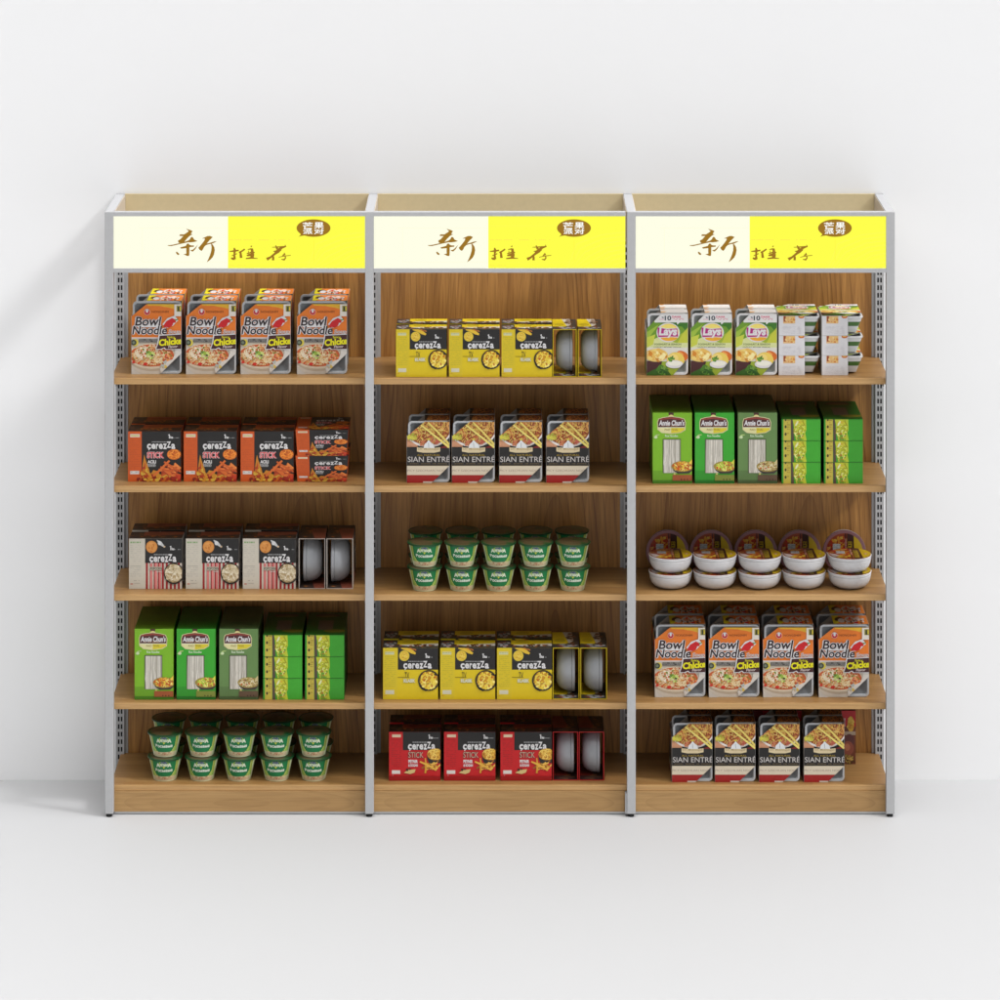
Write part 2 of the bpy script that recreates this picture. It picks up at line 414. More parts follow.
# ------------------------------------------------------------------ artwork: crisps tray
def art_crisps():
    P = Print(38, 165, 575, 960, C(150, 170, 50), clip=[(225, 165), (575, 165), (575, 740), (380, 960), (38, 960), (38, 355)], seed=24)
    P.poly([(38, 270), (575, 270), (575, 360), (420, 470), (38, 500)], C(104, 146, 40)); P.poly([(140, 270), (575, 270), (575, 420), (500, 330), (300, 300)], C(58, 112, 34))
    P.poly([(38, 400), (200, 300), (60, 480), (38, 520)], C(150, 178, 60)); P.poly([(575, 340), (575, 560), (440, 540), (500, 430)], C(186, 190, 60)); P.poly([(38, 540), (180, 470), (420, 540), (575, 540), (575, 640), (38, 640)], C(206, 210, 150))
    P.poly([(38, 470), (150, 430), (120, 560), (38, 600)], C(190, 196, 70))
    P.ell(310, 640, 250, 50, C(214, 214, 200), 24)
    P.rect(38, 600, 575, 780, C(212, 208, 196))
    P.rect(140, 165, 575, 276, C(222, 220, 218)); P.poly([(430, 270), (475, 270), (438, 304)], C(222, 220, 218))
    P.text('10', 272, 188, 358, 250, C(40, 44, 60), 0.03); P.text('%', 232, 200, 262, 224, C(60, 60, 90), 0.02)
    P.text('DAHA', 370, 190, 486, 216, C(214, 70, 110), 0.03); P.fine(160, 232, 260, 248, 1, C(206, 110, 130)); P.fine(370, 224, 520, 250, 2, C(214, 90, 120))
    # badge
    P.ell(318, 405, 152, 126, WHT, 36); P.ell(322, 400, 132, 108, C(232, 200, 70), 36); P.ell(330, 470, 110, 46, C(224, 160, 40), 30); P.ell(310, 350, 100, 50, C(232, 214, 110), 30)
    P.poly([(185, 330), (300, 352), (440, 345), (452, 470), (360, 465), (185, 476), (168, 400)], WHT); P.poly([(180, 338), (300, 362), (438, 352), (448, 460), (350, 458), (190, 466), (178, 400)], C(168, 36, 116))
    P.text("Lays", 190, 335, 425, 475, WHT, 0.045, 0.12)
    P.text('YOGHURT & SEASON', 132, 545, 488, 568, C(90, 110, 50), 0.01); P.text('YOĞURT MEVSIM YEŞILLIK', 125, 584, 490, 602, C(70, 90, 60), 0.01)
    # pot, dip, potato
    P.poly([(38, 770), (240, 780), (190, 960), (38, 960)], C(70, 34, 34)); P.ell(160, 700, 155, 84, C(222, 190, 110), 30)
    P.blobs(165, 695, 135, 66, 50, 20, [C(232, 206, 120), C(224, 180, 90), C(240, 224, 160), C(196, 130, 50)]); P.ell(85, 680, 26, 30, C(206, 130, 40), 14)
    P.ell(505, 705, 85, 56, C(206, 104, 34), 24, 0.5); P.ell(480, 680, 40, 22, C(228, 150, 80), 18, 0.5)
    P.ell(415, 760, 115, 100, C(226, 196, 90), 30); P.ell(380, 740, 70, 60, C(232, 206, 120), 24); P.ell(400, 815, 115, 52, WHT, 30); P.ell(400, 806, 90, 30, C(230, 228, 214), 24)
    P.blobs(360, 748, 34, 34, 10, 14, [C(70, 120, 40), C(100, 150, 50)])
    P.poly([(38, 930), (200, 850), (300, 880), (360, 960), (38, 960)], C(50, 92, 28)); P.blobs(240, 890, 90, 60, 34, 14, [C(70, 120, 36), C(40, 84, 26), C(110, 150, 60)])
    return P
def art_crisps_top():
    P = Print(0, 0, 300, 100, C(232, 230, 226), seed=25)
    P.poly([(0, 0), (60, 0), (40, 16), (10, 20)], C(226, 150, 70)); P.poly([(0, 70), (70, 60), (40, 90), (0, 95)], C(230, 170, 90)); P.fine(90, 60, 260, 75, 1, C(226, 200, 190))
    return P
def art_crisps_end():
    P = Print(0, 0, 302, 240, C(212, 210, 212), seed=26)
    P.rect(50, 0, 190, 92, C(216, 176, 120)); P.rect(55, 0, 80, 70, C(140, 60, 30)); P.blobs(130, 50, 60, 34, 20, 9, [C(220, 180, 100), C(200, 120, 60), C(226, 200, 140)]); P.fine(90, 10, 180, 26, 1, C(196, 50, 40))
    P.ell(262, 6, 36, 22, C(196, 100, 40)); P.ell(262, 2, 22, 12, C(226, 180, 90)); P.fine(40, 130, 260, 225, 9, C(186, 184, 188), 0.6, 0.3)
    return P
def art_crisps_side():
    P = Print(0, 0, 100, 300, C(222, 220, 220), seed=27)
    P.rect(0, 60, 100, 300, C(120, 150, 60)); P.fine(20, 90, 90, 260, 12, C(200, 210, 160))
    return P
# ------------------------------------------------------------------ artwork: square snack cartons
def letters(P, x0, y0, x1, y1):
    w = x1 - x0
    P.fine(x0 + w * .17, y0, x0 + w * .72, y0 + (y1 - y0) * .13, 1, C(140, 140, 140), 1, 0.9)
    yb = y0 + (y1 - y0) * .86; h = yb - y0
    for ch, a, b, t in (('c', 0, .14, .30), ('e', .155, .30, .30), ('r', .315, .41, .30), ('e', .42, .56, .30), ('z', .57, .70, .28), ('Z', .70, .845, 0.0), ('a', .86, 1.0, .30)):
        P.text(ch, x0 + a * w, y0 + t * h, x0 + b * w, yb - (0.16 * h if ch == 'Z' else 0), WHT, 0.035)
    P.stroke([(x0 + .08 * w, yb - 2), (x0 + .06 * w, y1)], 14, WHT)
def weight(P, x, y, s=1.0):
    P.rect(x + 10, y, x + 24, y + 72, WHT); P.rect(x, y + 6, x + 12, y + 18, WHT); P.text('ks', x + 32, y + 30, x + 76, y + 72, WHT, 0.05); P.fine(x + 82, y + 54, x + 175, y + 72, 1, C(140, 140, 140), .8, 0.7)
def fries(P, cx, cy, rx, ry, n, cols, w=24):
    rg = P.rng
    for i in range(n):
        x = cx + rg.uniform(-rx, rx); y = cy + rg.uniform(-ry, ry); a = rg.uniform(-0.9, 0.9); l = rg.uniform(50, 100)
        P.stroke([(x - l * math.cos(a), y - l * math.sin(a)), (x + l * math.cos(a), y + l * math.sin(a))], [w, w * .8], rg.choice(cols), 0.00002)
def art_orange():
    P = Print(48, 58, 930, 893, BLK, seed=34)
    P.rect(48, 58, 275, 893, ORG); P.rect(85, 102, 245, 155, C(216, 196, 190)); P.rect(85, 715, 235, 770, C(206, 200, 196)); P.fine(95, 730, 225, 755, 1, C(150, 150, 150))
    P.fine(70, 190, 255, 690, 18, C(178, 78, 34), 0.7, 0.3); P.rect(95, 118, 235, 140, C(196, 190, 110))
    weight(P, 720, 105); letters(P, 365, 225, 835, 372)
    P.texto('STICK', 368, 402, 645, 500, C(206, 60, 66), C(214, 190, 190), 0.05, 0.02, grow=6)
    P.text('ACILI', 375, 535, 515, 590, WHT, 0.04); P.fine(370, 600, 510, 650, 3, C(170, 170, 170), 1, .7)
    P.ell(815, 440, 118, 88, C(196, 100, 34), 24); P.noodles(815, 438, 110, 84, 60, 13, [C(226, 130, 40), C(206, 104, 36), C(170, 70, 26), C(236, 150, 60)], 1.1)
    fl = [C(196, 134, 36), C(190, 96, 28), C(206, 166, 60), C(160, 50, 22)]
    for pts in ([(275, 893), (290, 640), (320, 440), (345, 540), (400, 690), (440, 893)], [(440, 893), (430, 760), (470, 700), (560, 720), (600, 893)], [(340, 893), (350, 800), (420, 740), (480, 893)]): P.poly(pts, C(190, 122, 36))
    for pts in ([(285, 800), (305, 700), (330, 560), (350, 700), (380, 800)], [(470, 840), (480, 760), (540, 740), (560, 840)]): P.poly(pts, C(176, 56, 28))
    P.blobs(560, 850, 340, 60, 80, 28, fl + [C(150, 40, 20), C(120, 30, 16)])
    P.blobs(330, 760, 60, 120, 24, 16, fl)
    fries(P, 740, 710, 150, 80, 30, [C(190, 84, 34), C(206, 104, 44), C(160, 58, 26), C(220, 126, 60)], 34)
    P.blobs(880, 840, 60, 50, 10, 26, [C(150, 40, 26), C(190, 60, 30)])
    P.stroke([(740, 540), (600, 680), (470, 800)], [34, 38, 34], C(206, 104, 44)); P.stroke([(650, 560), (880, 700)], 30, C(196, 92, 38))
    return P
def art_yellow():
    P = Print(72, 65, 945, 882, YEL, seed=44)
    P.rect(72, 65, 300, 882, C(204, 180, 34)); P.rect(105, 125, 250, 172, C(196, 196, 150)); P.fine(110, 135, 245, 165, 1, C(170, 170, 120)); P.rect(110, 735, 250, 800, C(200, 196, 170)); P.fine(100, 200, 270, 700, 16, C(180, 166, 40), 0.7, 0.3)
    P.fine(90, 820, 130, 832, 1, C(190, 60, 40))
    P.rect(308, 65, 945, 410, BLK)
    P.ell(410, 190, 82, 84, C(200, 180, 60), 30); P.ell(410, 190, 74, 76, C(214, 180, 56), 30); P.blobs(410, 190, 60, 60, 30, 7, [C(226, 200, 90), C(196, 150, 40)])
    P.stroke([(360, 62), (460, 90), (530, 125), (590, 155)], [30, 50, 56, 30], C(214, 176, 50)); P.stroke([(480, 62), (560, 90), (600, 100)], [20, 26, 14], C(190, 120, 40)); P.stroke([(520, 64), (590, 110)], 12, C(120, 60, 36))
    weight(P, 740, 152); letters(P, 395, 270, 845, 412)
    P.text('TV', 415, 450, 488, 535, C(44, 40, 26), 0.0); P.stroke([(308, 530), (490, 530)], 7, C(70, 64, 24)); P.texto('KLASIK', 405, 560, 580, 608, C(214, 210, 180), C(180, 176, 140), 0.05, 0.03, grow=8)
    P.ell(800, 580, 172, 166, C(34, 30, 26), 40); P.ell(800, 578, 150, 144, C(130, 96, 20), 40)
    P.blobs(800, 578, 132, 128, 130, 19, [C(232, 206, 80), C(214, 180, 50), C(226, 196, 60), C(240, 220, 120), C(196, 140, 30)], 1.3); P.blobs(800, 578, 110, 110, 10, 9, [C(176, 60, 20)])
    P.stroke([(880, 470), (930, 500)], 16, C(34, 30, 26)); P.stroke([(650, 660), (690, 715), (760, 745)], 14, C(34, 30, 26))
    return P
def art_red():
    P = Print(48, 70, 900, 875, RED, seed=54)
    P.rect(100, 112, 245, 160, C(214, 190, 160)); P.rect(95, 706, 235, 765, C(214, 206, 200)); P.fine(90, 190, 250, 690, 16, C(150, 26, 28), 0.7, 0.3); P.fine(80, 785, 125, 800, 1, WHT)
    P.rect(278, 70, 900, 372, BLK); weight(P, 700, 112); letters(P, 362, 232, 815, 385)
    P.texto('STICK', 368, 402, 620, 498, C(196, 150, 130), C(60, 22, 22), 0.05, 0.01, grow=6)
    P.text('PEYNIR', 370, 530, 525, 585, WHT, 0.04); P.text('& SOGAN', 370, 600, 525, 645, WHT, 0.04)
    P.poly([(675, 450), (900, 520), (900, 580), (720, 600), (690, 540)], C(40, 36, 34))
    P.ell(815, 440, 135, 98, C(190, 130, 40), 24); P.noodles(815, 436, 128, 96, 70, 15, [C(224, 180, 70), C(206, 150, 50), C(232, 200, 100), C(160, 96, 30)], 1.0)
    fries(P, 740, 650, 130, 50, 16, [C(214, 160, 56), C(196, 136, 44), C(226, 180, 80), C(150, 90, 30)], 28)
    P.stroke([(650, 500), (665, 620), (650, 750)], [20, 32, 28], C(206, 150, 50)); P.stroke([(560, 560), (700, 620), (830, 700)], [26, 32, 30], C(220, 170, 66))
    P.poly([(295, 745), (360, 700), (490, 685), (470, 740), (400, 765)], C(206, 180, 120)); P.ell(350, 695, 20, 24, C(70, 30, 22), 12); P.ell(395, 685, 22, 14, C(90, 40, 26), 12)
    P.rect(48, 800, 900, 875, C(150, 16, 18))
    return P
def art_popcorn():
    P = Print(48, 62, 935, 903, C(196, 189, 174), seed=64)
    P.fine(70, 112, 245, 145, 1, C(130, 160, 110), 1, .8); P.fine(70, 170, 250, 470, 9, C(182, 176, 164), 0.7, 0.3); P.rect(70, 520, 250, 526, C(130, 126, 118)); P.fine(70, 545, 250, 720, 5, C(176, 170, 160), 0.8, 0.3); P.fine(75, 760, 220, 780, 1, C(120, 116, 110), 0.6); P.rect(72, 812, 115, 828, C(176, 80, 70)); P.fine(130, 805, 240, 825, 1, C(160, 150, 140))
    x = 330
    while x < 935:
        P.rect(x, 468, x + 34, 903, C(150, 34, 36)); P.rect(x + 68, 468, x + 100, 903, C(196, 120, 116)) if False else None
        x += 67
    P.rect(402, 468, 440, 903, C(206, 120, 116)); P.rect(482, 468, 520, 903, C(214, 130, 126)); P.rect(552, 468, 585, 903, C(206, 120, 116))
    P.rect(320, 62, 935, 468, BLK)
    P.ell(428, 200, 96, 102, C(200, 130, 60), 32); P.ell(428, 200, 80, 86, C(206, 140, 70), 32); P.blobs(428, 200, 70, 75, 24, 12, [C(214, 150, 80), C(190, 116, 50)])
    P.stroke([(515, 85), (570, 135), (640, 200)], [10, 60, 20], C(190, 190, 190)); P.ell(560, 135, 30, 36, C(206, 206, 206), 16); P.ell(640, 196, 18, 16, C(196, 170, 140), 12)
    weight(P, 732, 182); letters(P, 390, 318, 842, 475)
    P.rect(400, 530, 600, 590, C(176, 168, 150)); P.text('POPCORN', 405, 540, 598, 582, C(60, 54, 46), 0.02); P.fine(410, 605, 600, 635, 1, C(206, 190, 180))
    P.ell(800, 645, 168, 178, C(40, 34, 30), 40)
    P.ell(800, 640, 150, 156, C(140, 116, 80), 40); P.blobs(800, 640, 134, 140, 140, 19, [C(214, 200, 170), C(196, 180, 146), C(224, 214, 190), C(176, 152, 110), C(206, 190, 156)], 1.2)
    return P
def art_carton_top(base, dark, seed, strip):
    P = Print(0, 0, 320, 100, dark, seed=seed)
    P.rect(82, 0, 320, 62, base); P.poly([(82, 62), (320, 40), (320, 74), (150, 80)], C(206, 200, 186) if strip else dark); P.blobs(180, 70, 120, 12, 16, 8, [C(80, 50, 30), C(150, 90, 40)])
    P.ell(150, 28, 40, 20, tuple(v * .75 for v in base)); P.blobs(40, 50, 34, 34, 10, 10, [C(150, 150, 150), C(120, 60, 40), C(170, 170, 170)] if strip else [C(60, 50, 44), C(90, 60, 40)])
    return P
# ------------------------------------------------------------------ artwork: rice noodle boxes
def art_green(base, low, dish, board, seed):
    P = Print(28, 42, 545, 970, base, seed=seed)
    P.rect(28, 925, 545, 970, low); P.rect(28, 800, 300, 925, tuple(a * .6 + b * .4 for a, b in zip(base, low)))
    P.poly([(235, 42), (305, 42), (300, 80), (240, 80)], C(70, 40, 34)); P.ell(270, 100, 38, 32, C(210, 196, 130), 20)
    sh = [(95, 170), (110, 125), (170, 108), (270, 95), (370, 108), (435, 125), (455, 170), (450, 265), (390, 300), (270, 315), (150, 300), (98, 260)]
    P.poly([(270 + (x - 270) * 1.05, 205 + (y - 205) * 1.07) for x, y in sh], C(206, 196, 150)); P.poly(sh, C(74, 36, 36))
    P.poly([(125, 120), (270, 100), (420, 122), (430, 140), (270, 120), (115, 140)], C(140, 60, 50))
    P.rect(98, 232, 450, 262, C(214, 214, 190)); P.poly([(98, 240), (450, 240), (450, 262), (390, 300), (270, 313), (150, 300), (98, 262)], C(212, 206, 150)); P.poly([(270, 240), (450, 240), (445, 265), (390, 298), (270, 311)], C(206, 190, 50))
    P.text('PAD THAI', 185, 252, 355, 278, C(130, 110, 50), 0.01)
    P.text("Annie Chun's", 108, 138, 440, 212, WHT, 0.035, 0.1); P.fine(160, 210, 385, 225, 1, C(190, 150, 110))
    P.text('Rice Noodles', 190, 330, 360, 360, C(206, 220, 190), 0.02); P.stroke([(45, 375), (80, 335), (118, 330)], [26, 22, 10], C(160, 186, 110)); P.ell(70, 362, 22, 20, C(190, 206, 160), 12)
    P.rect(160, 385, 398, 832, C(70, 76, 50)); P.rect(172, 396, 388, 832, C(176, 170, 158))
    rg = P.rng
    for i in range(46):
        x = rg.uniform(176, 380); P.stroke([(x, 398), (x + rg.uniform(-8, 8), 560), (x + rg.uniform(-14, 14), 700), (x + rg.uniform(-10, 10), 830)], rg.uniform(3, 8), rg.choice([C(214, 208, 196), C(190, 184, 172), C(160, 154, 140), C(204, 198, 186), C(222, 218, 208)]), 0.00001)
    P.poly([(270, 740), (545, 740), (545, 800), (510, 835), (360, 840), (300, 800)], C(60, 50, 44)); P.ell(420, 745, 148, 70, C(150, 130, 60), 28)
    P.noodles(420, 742, 140, 64, 60, 11, dish, 0.9); P.blobs(430, 745, 120, 50, 24, 9, dish + [C(200, 70, 30)]); P.poly([(500, 700), (545, 650), (545, 720)], dish[0])
    P.rect(290, 855, 545, 930, board); P.poly([(300, 850), (318, 820), (330, 852)], C(200, 190, 110))
    for x in (405, 445, 485): P.ell(x, 915, 9, 9, C(50, 30, 24), 8)
    return P
def art_green_end(base):
    P = Print(115, 347, 452, 535, base, seed=74)
    P.rect(130, 347, 192, 535, C(186, 170, 66)); P.rect(115, 347, 130, 535, tuple(v * .8 for v in base))
    for y in (352, 415, 480): P.ell(148, y, 9, 14, C(60, 50, 26), 8)
    P.fine(160, 355, 186, 525, 9, C(150, 130, 50), .6); P.poly([(192, 347), (210, 347), (222, 535), (196, 535)], C(80, 66, 54))
    P.poly([(208, 347), (325, 347), (328, 440), (318, 470), (330, 535), (240, 535), (225, 480), (220, 400)], C(176, 190, 50))
    P.noodles(270, 440, 52, 96, 70, 10, [C(206, 214, 90), C(190, 196, 50), C(222, 226, 150), C(150, 150, 30), C(196, 170, 50)], 1.0); P.blobs(270, 500, 40, 40, 14, 8, [C(160, 110, 30), C(100, 150, 40)])
    P.ell(245, 385, 8, 26, C(214, 220, 170), 12, 0.5); P.rect(115, 347, 452, 350, tuple(v * .4 for v in base))
    return P
def art_green_lidface(base):
    P = Print(0, 0, 100, 150, base, seed=75)
    P.ell(50, 22, 32, 12, C(84, 46, 36)); P.ell(50, 28, 26, 6, C(110, 100, 50)); P.rect(30, 55, 68, 118, C(96, 82, 70)); P.ell(75, 125, 30, 10, C(110, 100, 30))
    return P
def art_lid():
    C = lambda r, g, b: tuple(v * 0.62 for v in globals()['C'](r, g, b))
    P = Print(-1, -1, 1, 1, C(170, 70, 26), clip=[(math.cos(2 * math.pi * i / 32), math.sin(2 * math.pi * i / 32)) for i in range(32)], seed=84)
    P.noodles(-0.2, 0, 0.75, 0.85, 90, 0.06, [C(214, 120, 40), C(226, 150, 50), C(190, 60, 24), C(230, 170, 80), C(150, 30, 20)], 0.8)
    P.blobs(-0.25, -0.1, 0.6, 0.7, 50, 0.06, [C(226, 160, 50), C(200, 40, 26), C(232, 190, 80), C(170, 50, 24)])
    P.blobs(-0.35, 0.5, 0.4, 0.25, 14, 0.08, [C(230, 190, 60), C(226, 150, 60)]); P.rect(-0.62, -0.42, -0.22, 0.04, C(206, 206, 206)); P.fine(-0.58, -0.36, -0.26, 0.0, 4, C(150, 150, 150))
    P.poly([(-1, 0), (-0.7, 0.1), (-0.5, 0.4), (-0.8, 0.7)], C(214, 196, 190))
    P.rect(0.02, -1, 0.1, 1, C(96, 30, 24)); P.fine(0.04, -0.7, 0.12, 0.3, 12, C(214, 150, 140), 1, .8)
    P.rect(0.16, -1, 0.5, 1, C(70, 26, 20)); P.rect(0.2, -0.55, 0.42, 0.75, C(190, 160, 30)); P.fine(0.22, -0.5, 0.4, 0.7, 9, C(70, 40, 20), 1, .5)
    P.poly([(0.5, -1), (1, -1), (1, 1), (0.5, 1)], C(226, 190, 20)); P.poly([(0.42, -1), (0.5, -1), (0.58, 1), (0.46, 1)], C(60, 22, 18)); P.ell(0.76, 0.1, 0.1, 0.08, C(206, 90, 90), 14); P.ell(0.76, 0.1, 0.05, 0.04, WHT, 12)
    return P

ART = {}
def art(k):
    if k not in ART:
        ART[k] = {
            'noodle': art_noodle, 'noodle_top': art_noodle_top, 'noodle_side': art_noodle_side,
            'entree': art_entree, 'entree_top': art_entree_top, 'entree_side': art_entree_side,
            'crisps': art_crisps, 'crisps_top': art_crisps_top, 'crisps_side': art_crisps_side, 'crisps_end': art_crisps_end,
            'orange': art_orange, 'yellow': art_yellow, 'red': art_red, 'popcorn': art_popcorn,
            'orange_top': lambda: art_carton_top(C(150, 66, 30), C(50, 34, 28), 91, False),
            'yellow_top': lambda: art_carton_top(C(232, 204, 30), C(60, 56, 50), 92, True),
            'red_top': lambda: art_carton_top(C(120, 40, 30), C(46, 30, 28), 93, False),
            'popcorn_top': lambda: art_carton_top(C(140, 74, 56), C(54, 44, 40), 94, False),
            'lime': lambda: art_green(C(118, 172, 34), C(66, 118, 24), [C(226, 196, 70), C(214, 150, 40), C(232, 214, 120), C(190, 80, 30)], C(150, 80, 40), 71),
            'green': lambda: art_green(C(54, 156, 42), C(28, 110, 32), [C(206, 206, 70), C(160, 190, 60), C(226, 220, 120), C(190, 100, 40)], C(120, 130, 50), 72),
            'olive': lambda: art_green(C(96, 128, 72), C(66, 88, 50), [C(200, 184, 130), C(176, 150, 90), C(214, 204, 170), C(120, 90, 60)], C(90, 70, 50), 73),
            'green_end': lambda: art_green_end(C(60, 156, 42)), 'green_face': lambda: art_green_lidface(C(24, 84, 22)),
            'lid': art_lid}[k]()
    return ART[k]

# ------------------------------------------------------------------ things
def empty(name, loc, rot=(0, 0, 0)):
    o = bpy.data.objects.new(name, None); col.objects.link(o); o.location = loc; o.rotation_euler = rot
    o.empty_display_size = 0.05
    return o
def tag(o, label=None, cat=None, group=None, kind=None):
    for k, v in (('label', label), ('category', cat), ('group', group), ('kind', kind)):
        if v: o[k] = v
    return o
def copy_tree(o, parent=None):
    c = o.copy(); col.objects.link(c)
    if parent: c.parent = parent
    for ch in list(o.children): copy_tree(ch, c)
    return c
KEYS = {}
def place(key, maker, loc, label, cat, group, rotz=0.0, flip=None):
    """first time builds the thing, afterwards copies it with its parts"""
    if key in KEYS: o = copy_tree(KEYS[key])
    else: o = maker(); KEYS[key] = o
    o.location = loc; o.rotation_euler = (0, 0, rotz)
    tag(o, label, cat, group)
    return o

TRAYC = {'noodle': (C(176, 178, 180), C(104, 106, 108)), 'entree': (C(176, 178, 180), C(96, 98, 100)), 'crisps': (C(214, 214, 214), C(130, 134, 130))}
def rrect(x0, x1, z0, z1, r, n=5):
    pts = []
    for cx, cz, a0 in ((x1 - r, z0 + r, -90), (x1 - r, z1 - r, 0), (x0 + r, z1 - r, 90), (x0 + r, z0 + r, 180)):
        for i in range(n + 1):
            a = math.radians(a0 + 90 * i / n); pts.append((cx + r * math.cos(a), cz + r * math.sin(a)))
    return pts
def tray_mesh(kind, w, h, d, over):
    """shallow tray standing on its edge, its mouth to the front (-y)"""
    rim, inner = TRAYC[kind]
    mb = MB(); r = 0.014
    t0, t1 = 0.001, h + over
    x0, x1 = -w / 2 + 0.004, w / 2 + 0.001
    A = rrect(x0, x1, t0, t1, r); B = rrect(x0 + 0.006, x1 - 0.006, t0 + 0.006, t1 - 0.006, r * .7)
    def ring(P, ya, Q, yb, c):
        for i in range(len(P)):
            j = (i + 1) % len(P)
            mb.face([(P[i][0], ya, P[i][1]), (P[j][0], ya, P[j][1]), (Q[j][0], yb, Q[j][1]), (Q[i][0], yb, Q[i][1])], c)
    Cc = rrect(x0 + 0.009, x1 - 0.009, t0 + 0.009, t1 - 0.009, r * .6)
    tp = 0.022
    Dd = rrect(x0 + tp, x1 - tp, t0 + tp, t1 - tp, r * .6)
    Ed = rrect(x0 + 0.03, x1 - 0.03, t0 + 0.03, t1 - 0.03, r * .5)
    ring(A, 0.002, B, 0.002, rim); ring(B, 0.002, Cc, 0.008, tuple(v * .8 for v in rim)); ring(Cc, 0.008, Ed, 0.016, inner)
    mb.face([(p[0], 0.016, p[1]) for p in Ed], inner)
    ring(A, 0.002, A, 0.007, rim)
    band = C(70, 110, 50) if kind == 'crisps' else tuple(v * .9 for v in rim)
    k1 = [(a[0] + (b[0] - a[0]) * .1, a[1] + (b[1] - a[1]) * .1) for a, b in zip(A, Dd)]
    k2 = [(a[0] + (b[0] - a[0]) * .3, a[1] + (b[1] - a[1]) * .3) for a, b in zip(A, Dd)]
    k3 = [(a[0] + (b[0] - a[0]) * .6, a[1] + (b[1] - a[1]) * .6) for a, b in zip(A, Dd)]
    ring(A, 0.007, k1, 0.0071, rim); ring(k1, 0.0071, k2, d * .34, rim); ring(k2, d * .34, k3, d * .6, band); ring(k3, d * .6, Dd, d - 0.002, rim)
    mb.face([(p[0], d - 0.002, p[1]) for p in Dd], rim)
    return mb
def make_pack(kind, w, h, d, over):
    """tray in a cut-corner printed sleeve; front face at y = 0, standing on z = 0"""
    root = empty({'noodle': 'noodle_pack', 'entree': 'entree_pack', 'crisps': 'crisps_pack'}[kind], (0, 0, 0))
    F = art(kind); cl = F.clip
    mb = MB(); hw = w / 2; t = 0.0012
    edge = C(170, 160, 150)
    mb.prism([(-hw + p[0] * w, p[1] * h) for p in cl], 1, 0.0, t, edge)
    F.stamp(mb, (-hw, 0, 0), (w, 0, 0), (0, 0, h), (0, -1, 0))
    us = min(p[0] for p in cl if p[1] > 0.999)           # where the top edge starts
    ub = max(p[0] for p in cl if p[1] < 0.001)           # where the bottom edge ends
    vl = max(p[1] for p in cl if p[0] < 0.001); vr = min(p[1] for p in cl if p[0] > 0.999)
    T = art(kind + '_top'); zt = h + over + 0.001
    mb.box(-hw + us * w, hw, 0.008, d, zt - t, zt, edge)
    T.stamp(mb, (-hw + us * w, 0.008, zt), (w * (1 - us), 0, 0), (0, d - 0.008, 0), (0, 0, 1))
    mb.box(hw, hw + t, 0.008, d, vr * h, zt, edge)
    Sd = art(kind + '_side')
    Sd.stamp(mb, (hw + t, 0.008, vr * h), (0, d - 0.008, 0), (0, 0, zt - vr * h), (1, 0, 0))
    mb.box(-hw - t, -hw, 0.0, d, 0.0, vl * h, edge)
    Sd.stamp(mb, (-hw - t, d, 0), (0, -d, 0), (0, 0, vl * h), (-1, 0, 0))
    mb.box(-hw, -hw + ub * w, 0.0, d, 0.0, 0.001, edge)
    mb.prism([(-hw + p[0] * w, p[1] * zt) for p in cl], 1, d, d + t, edge)
    mb.build('sleeve', M_CARD, root)
    tray_mesh(kind, w, h, d, over).build('tray', M_PLASTIC, root, smooth=True)
    return root
def make_pack_lying(w, h, L):
    """crisps tray lying on its back: mouth and print up, narrow end to the front; w wide, h high, L long"""
    root = empty('crisps_pack', (0, 0, 0)); mb = MB(); t = 0.0012; hw = w / 2
    F = art('crisps'); cl = F.clip; edge = C(190, 186, 180)
    # printed panel on top, its foot towards the viewer
    mb.prism([(-hw + p[0] * w, p[1] * L) for p in cl], 2, h - t, h, edge)
    F.stamp(mb, (-hw, 0, h), (w, 0, 0), (0, L, 0), (0, 0, 1))
    ub = max(p[0] for p in cl if p[1] < 0.001)
    mb.box(-hw, -hw + ub * w, 0.0, t, 0.0, h - t, edge)
    art('crisps_end').stamp(mb, (-hw, 0, 0), (ub * w, 0, 0), (0, 0, h - t), (0, -1, 0))
    mb.box(-hw - t, -hw, 0.0, L * .8, 0.0, h, edge)
    mb.box(-hw, -hw + ub * w, 0.002, L * .8, 0.0, t, edge)
    mb.build('sleeve', M_CARD, root)
    o = tray_mesh('crisps', w, L - 0.01, h - 0.006, 0.0).build('tray', M_PLASTIC, root, smooth=True)
    # lay it down: local z (height) becomes y (length), the mouth (-y) becomes up
    o.data.transform(Matrix(((1, 0, 0, 0.001), (0, 0, 1, 0.004), (0, -1, 0, h - 0.002), (0, 0, 0, 1))))
    return root

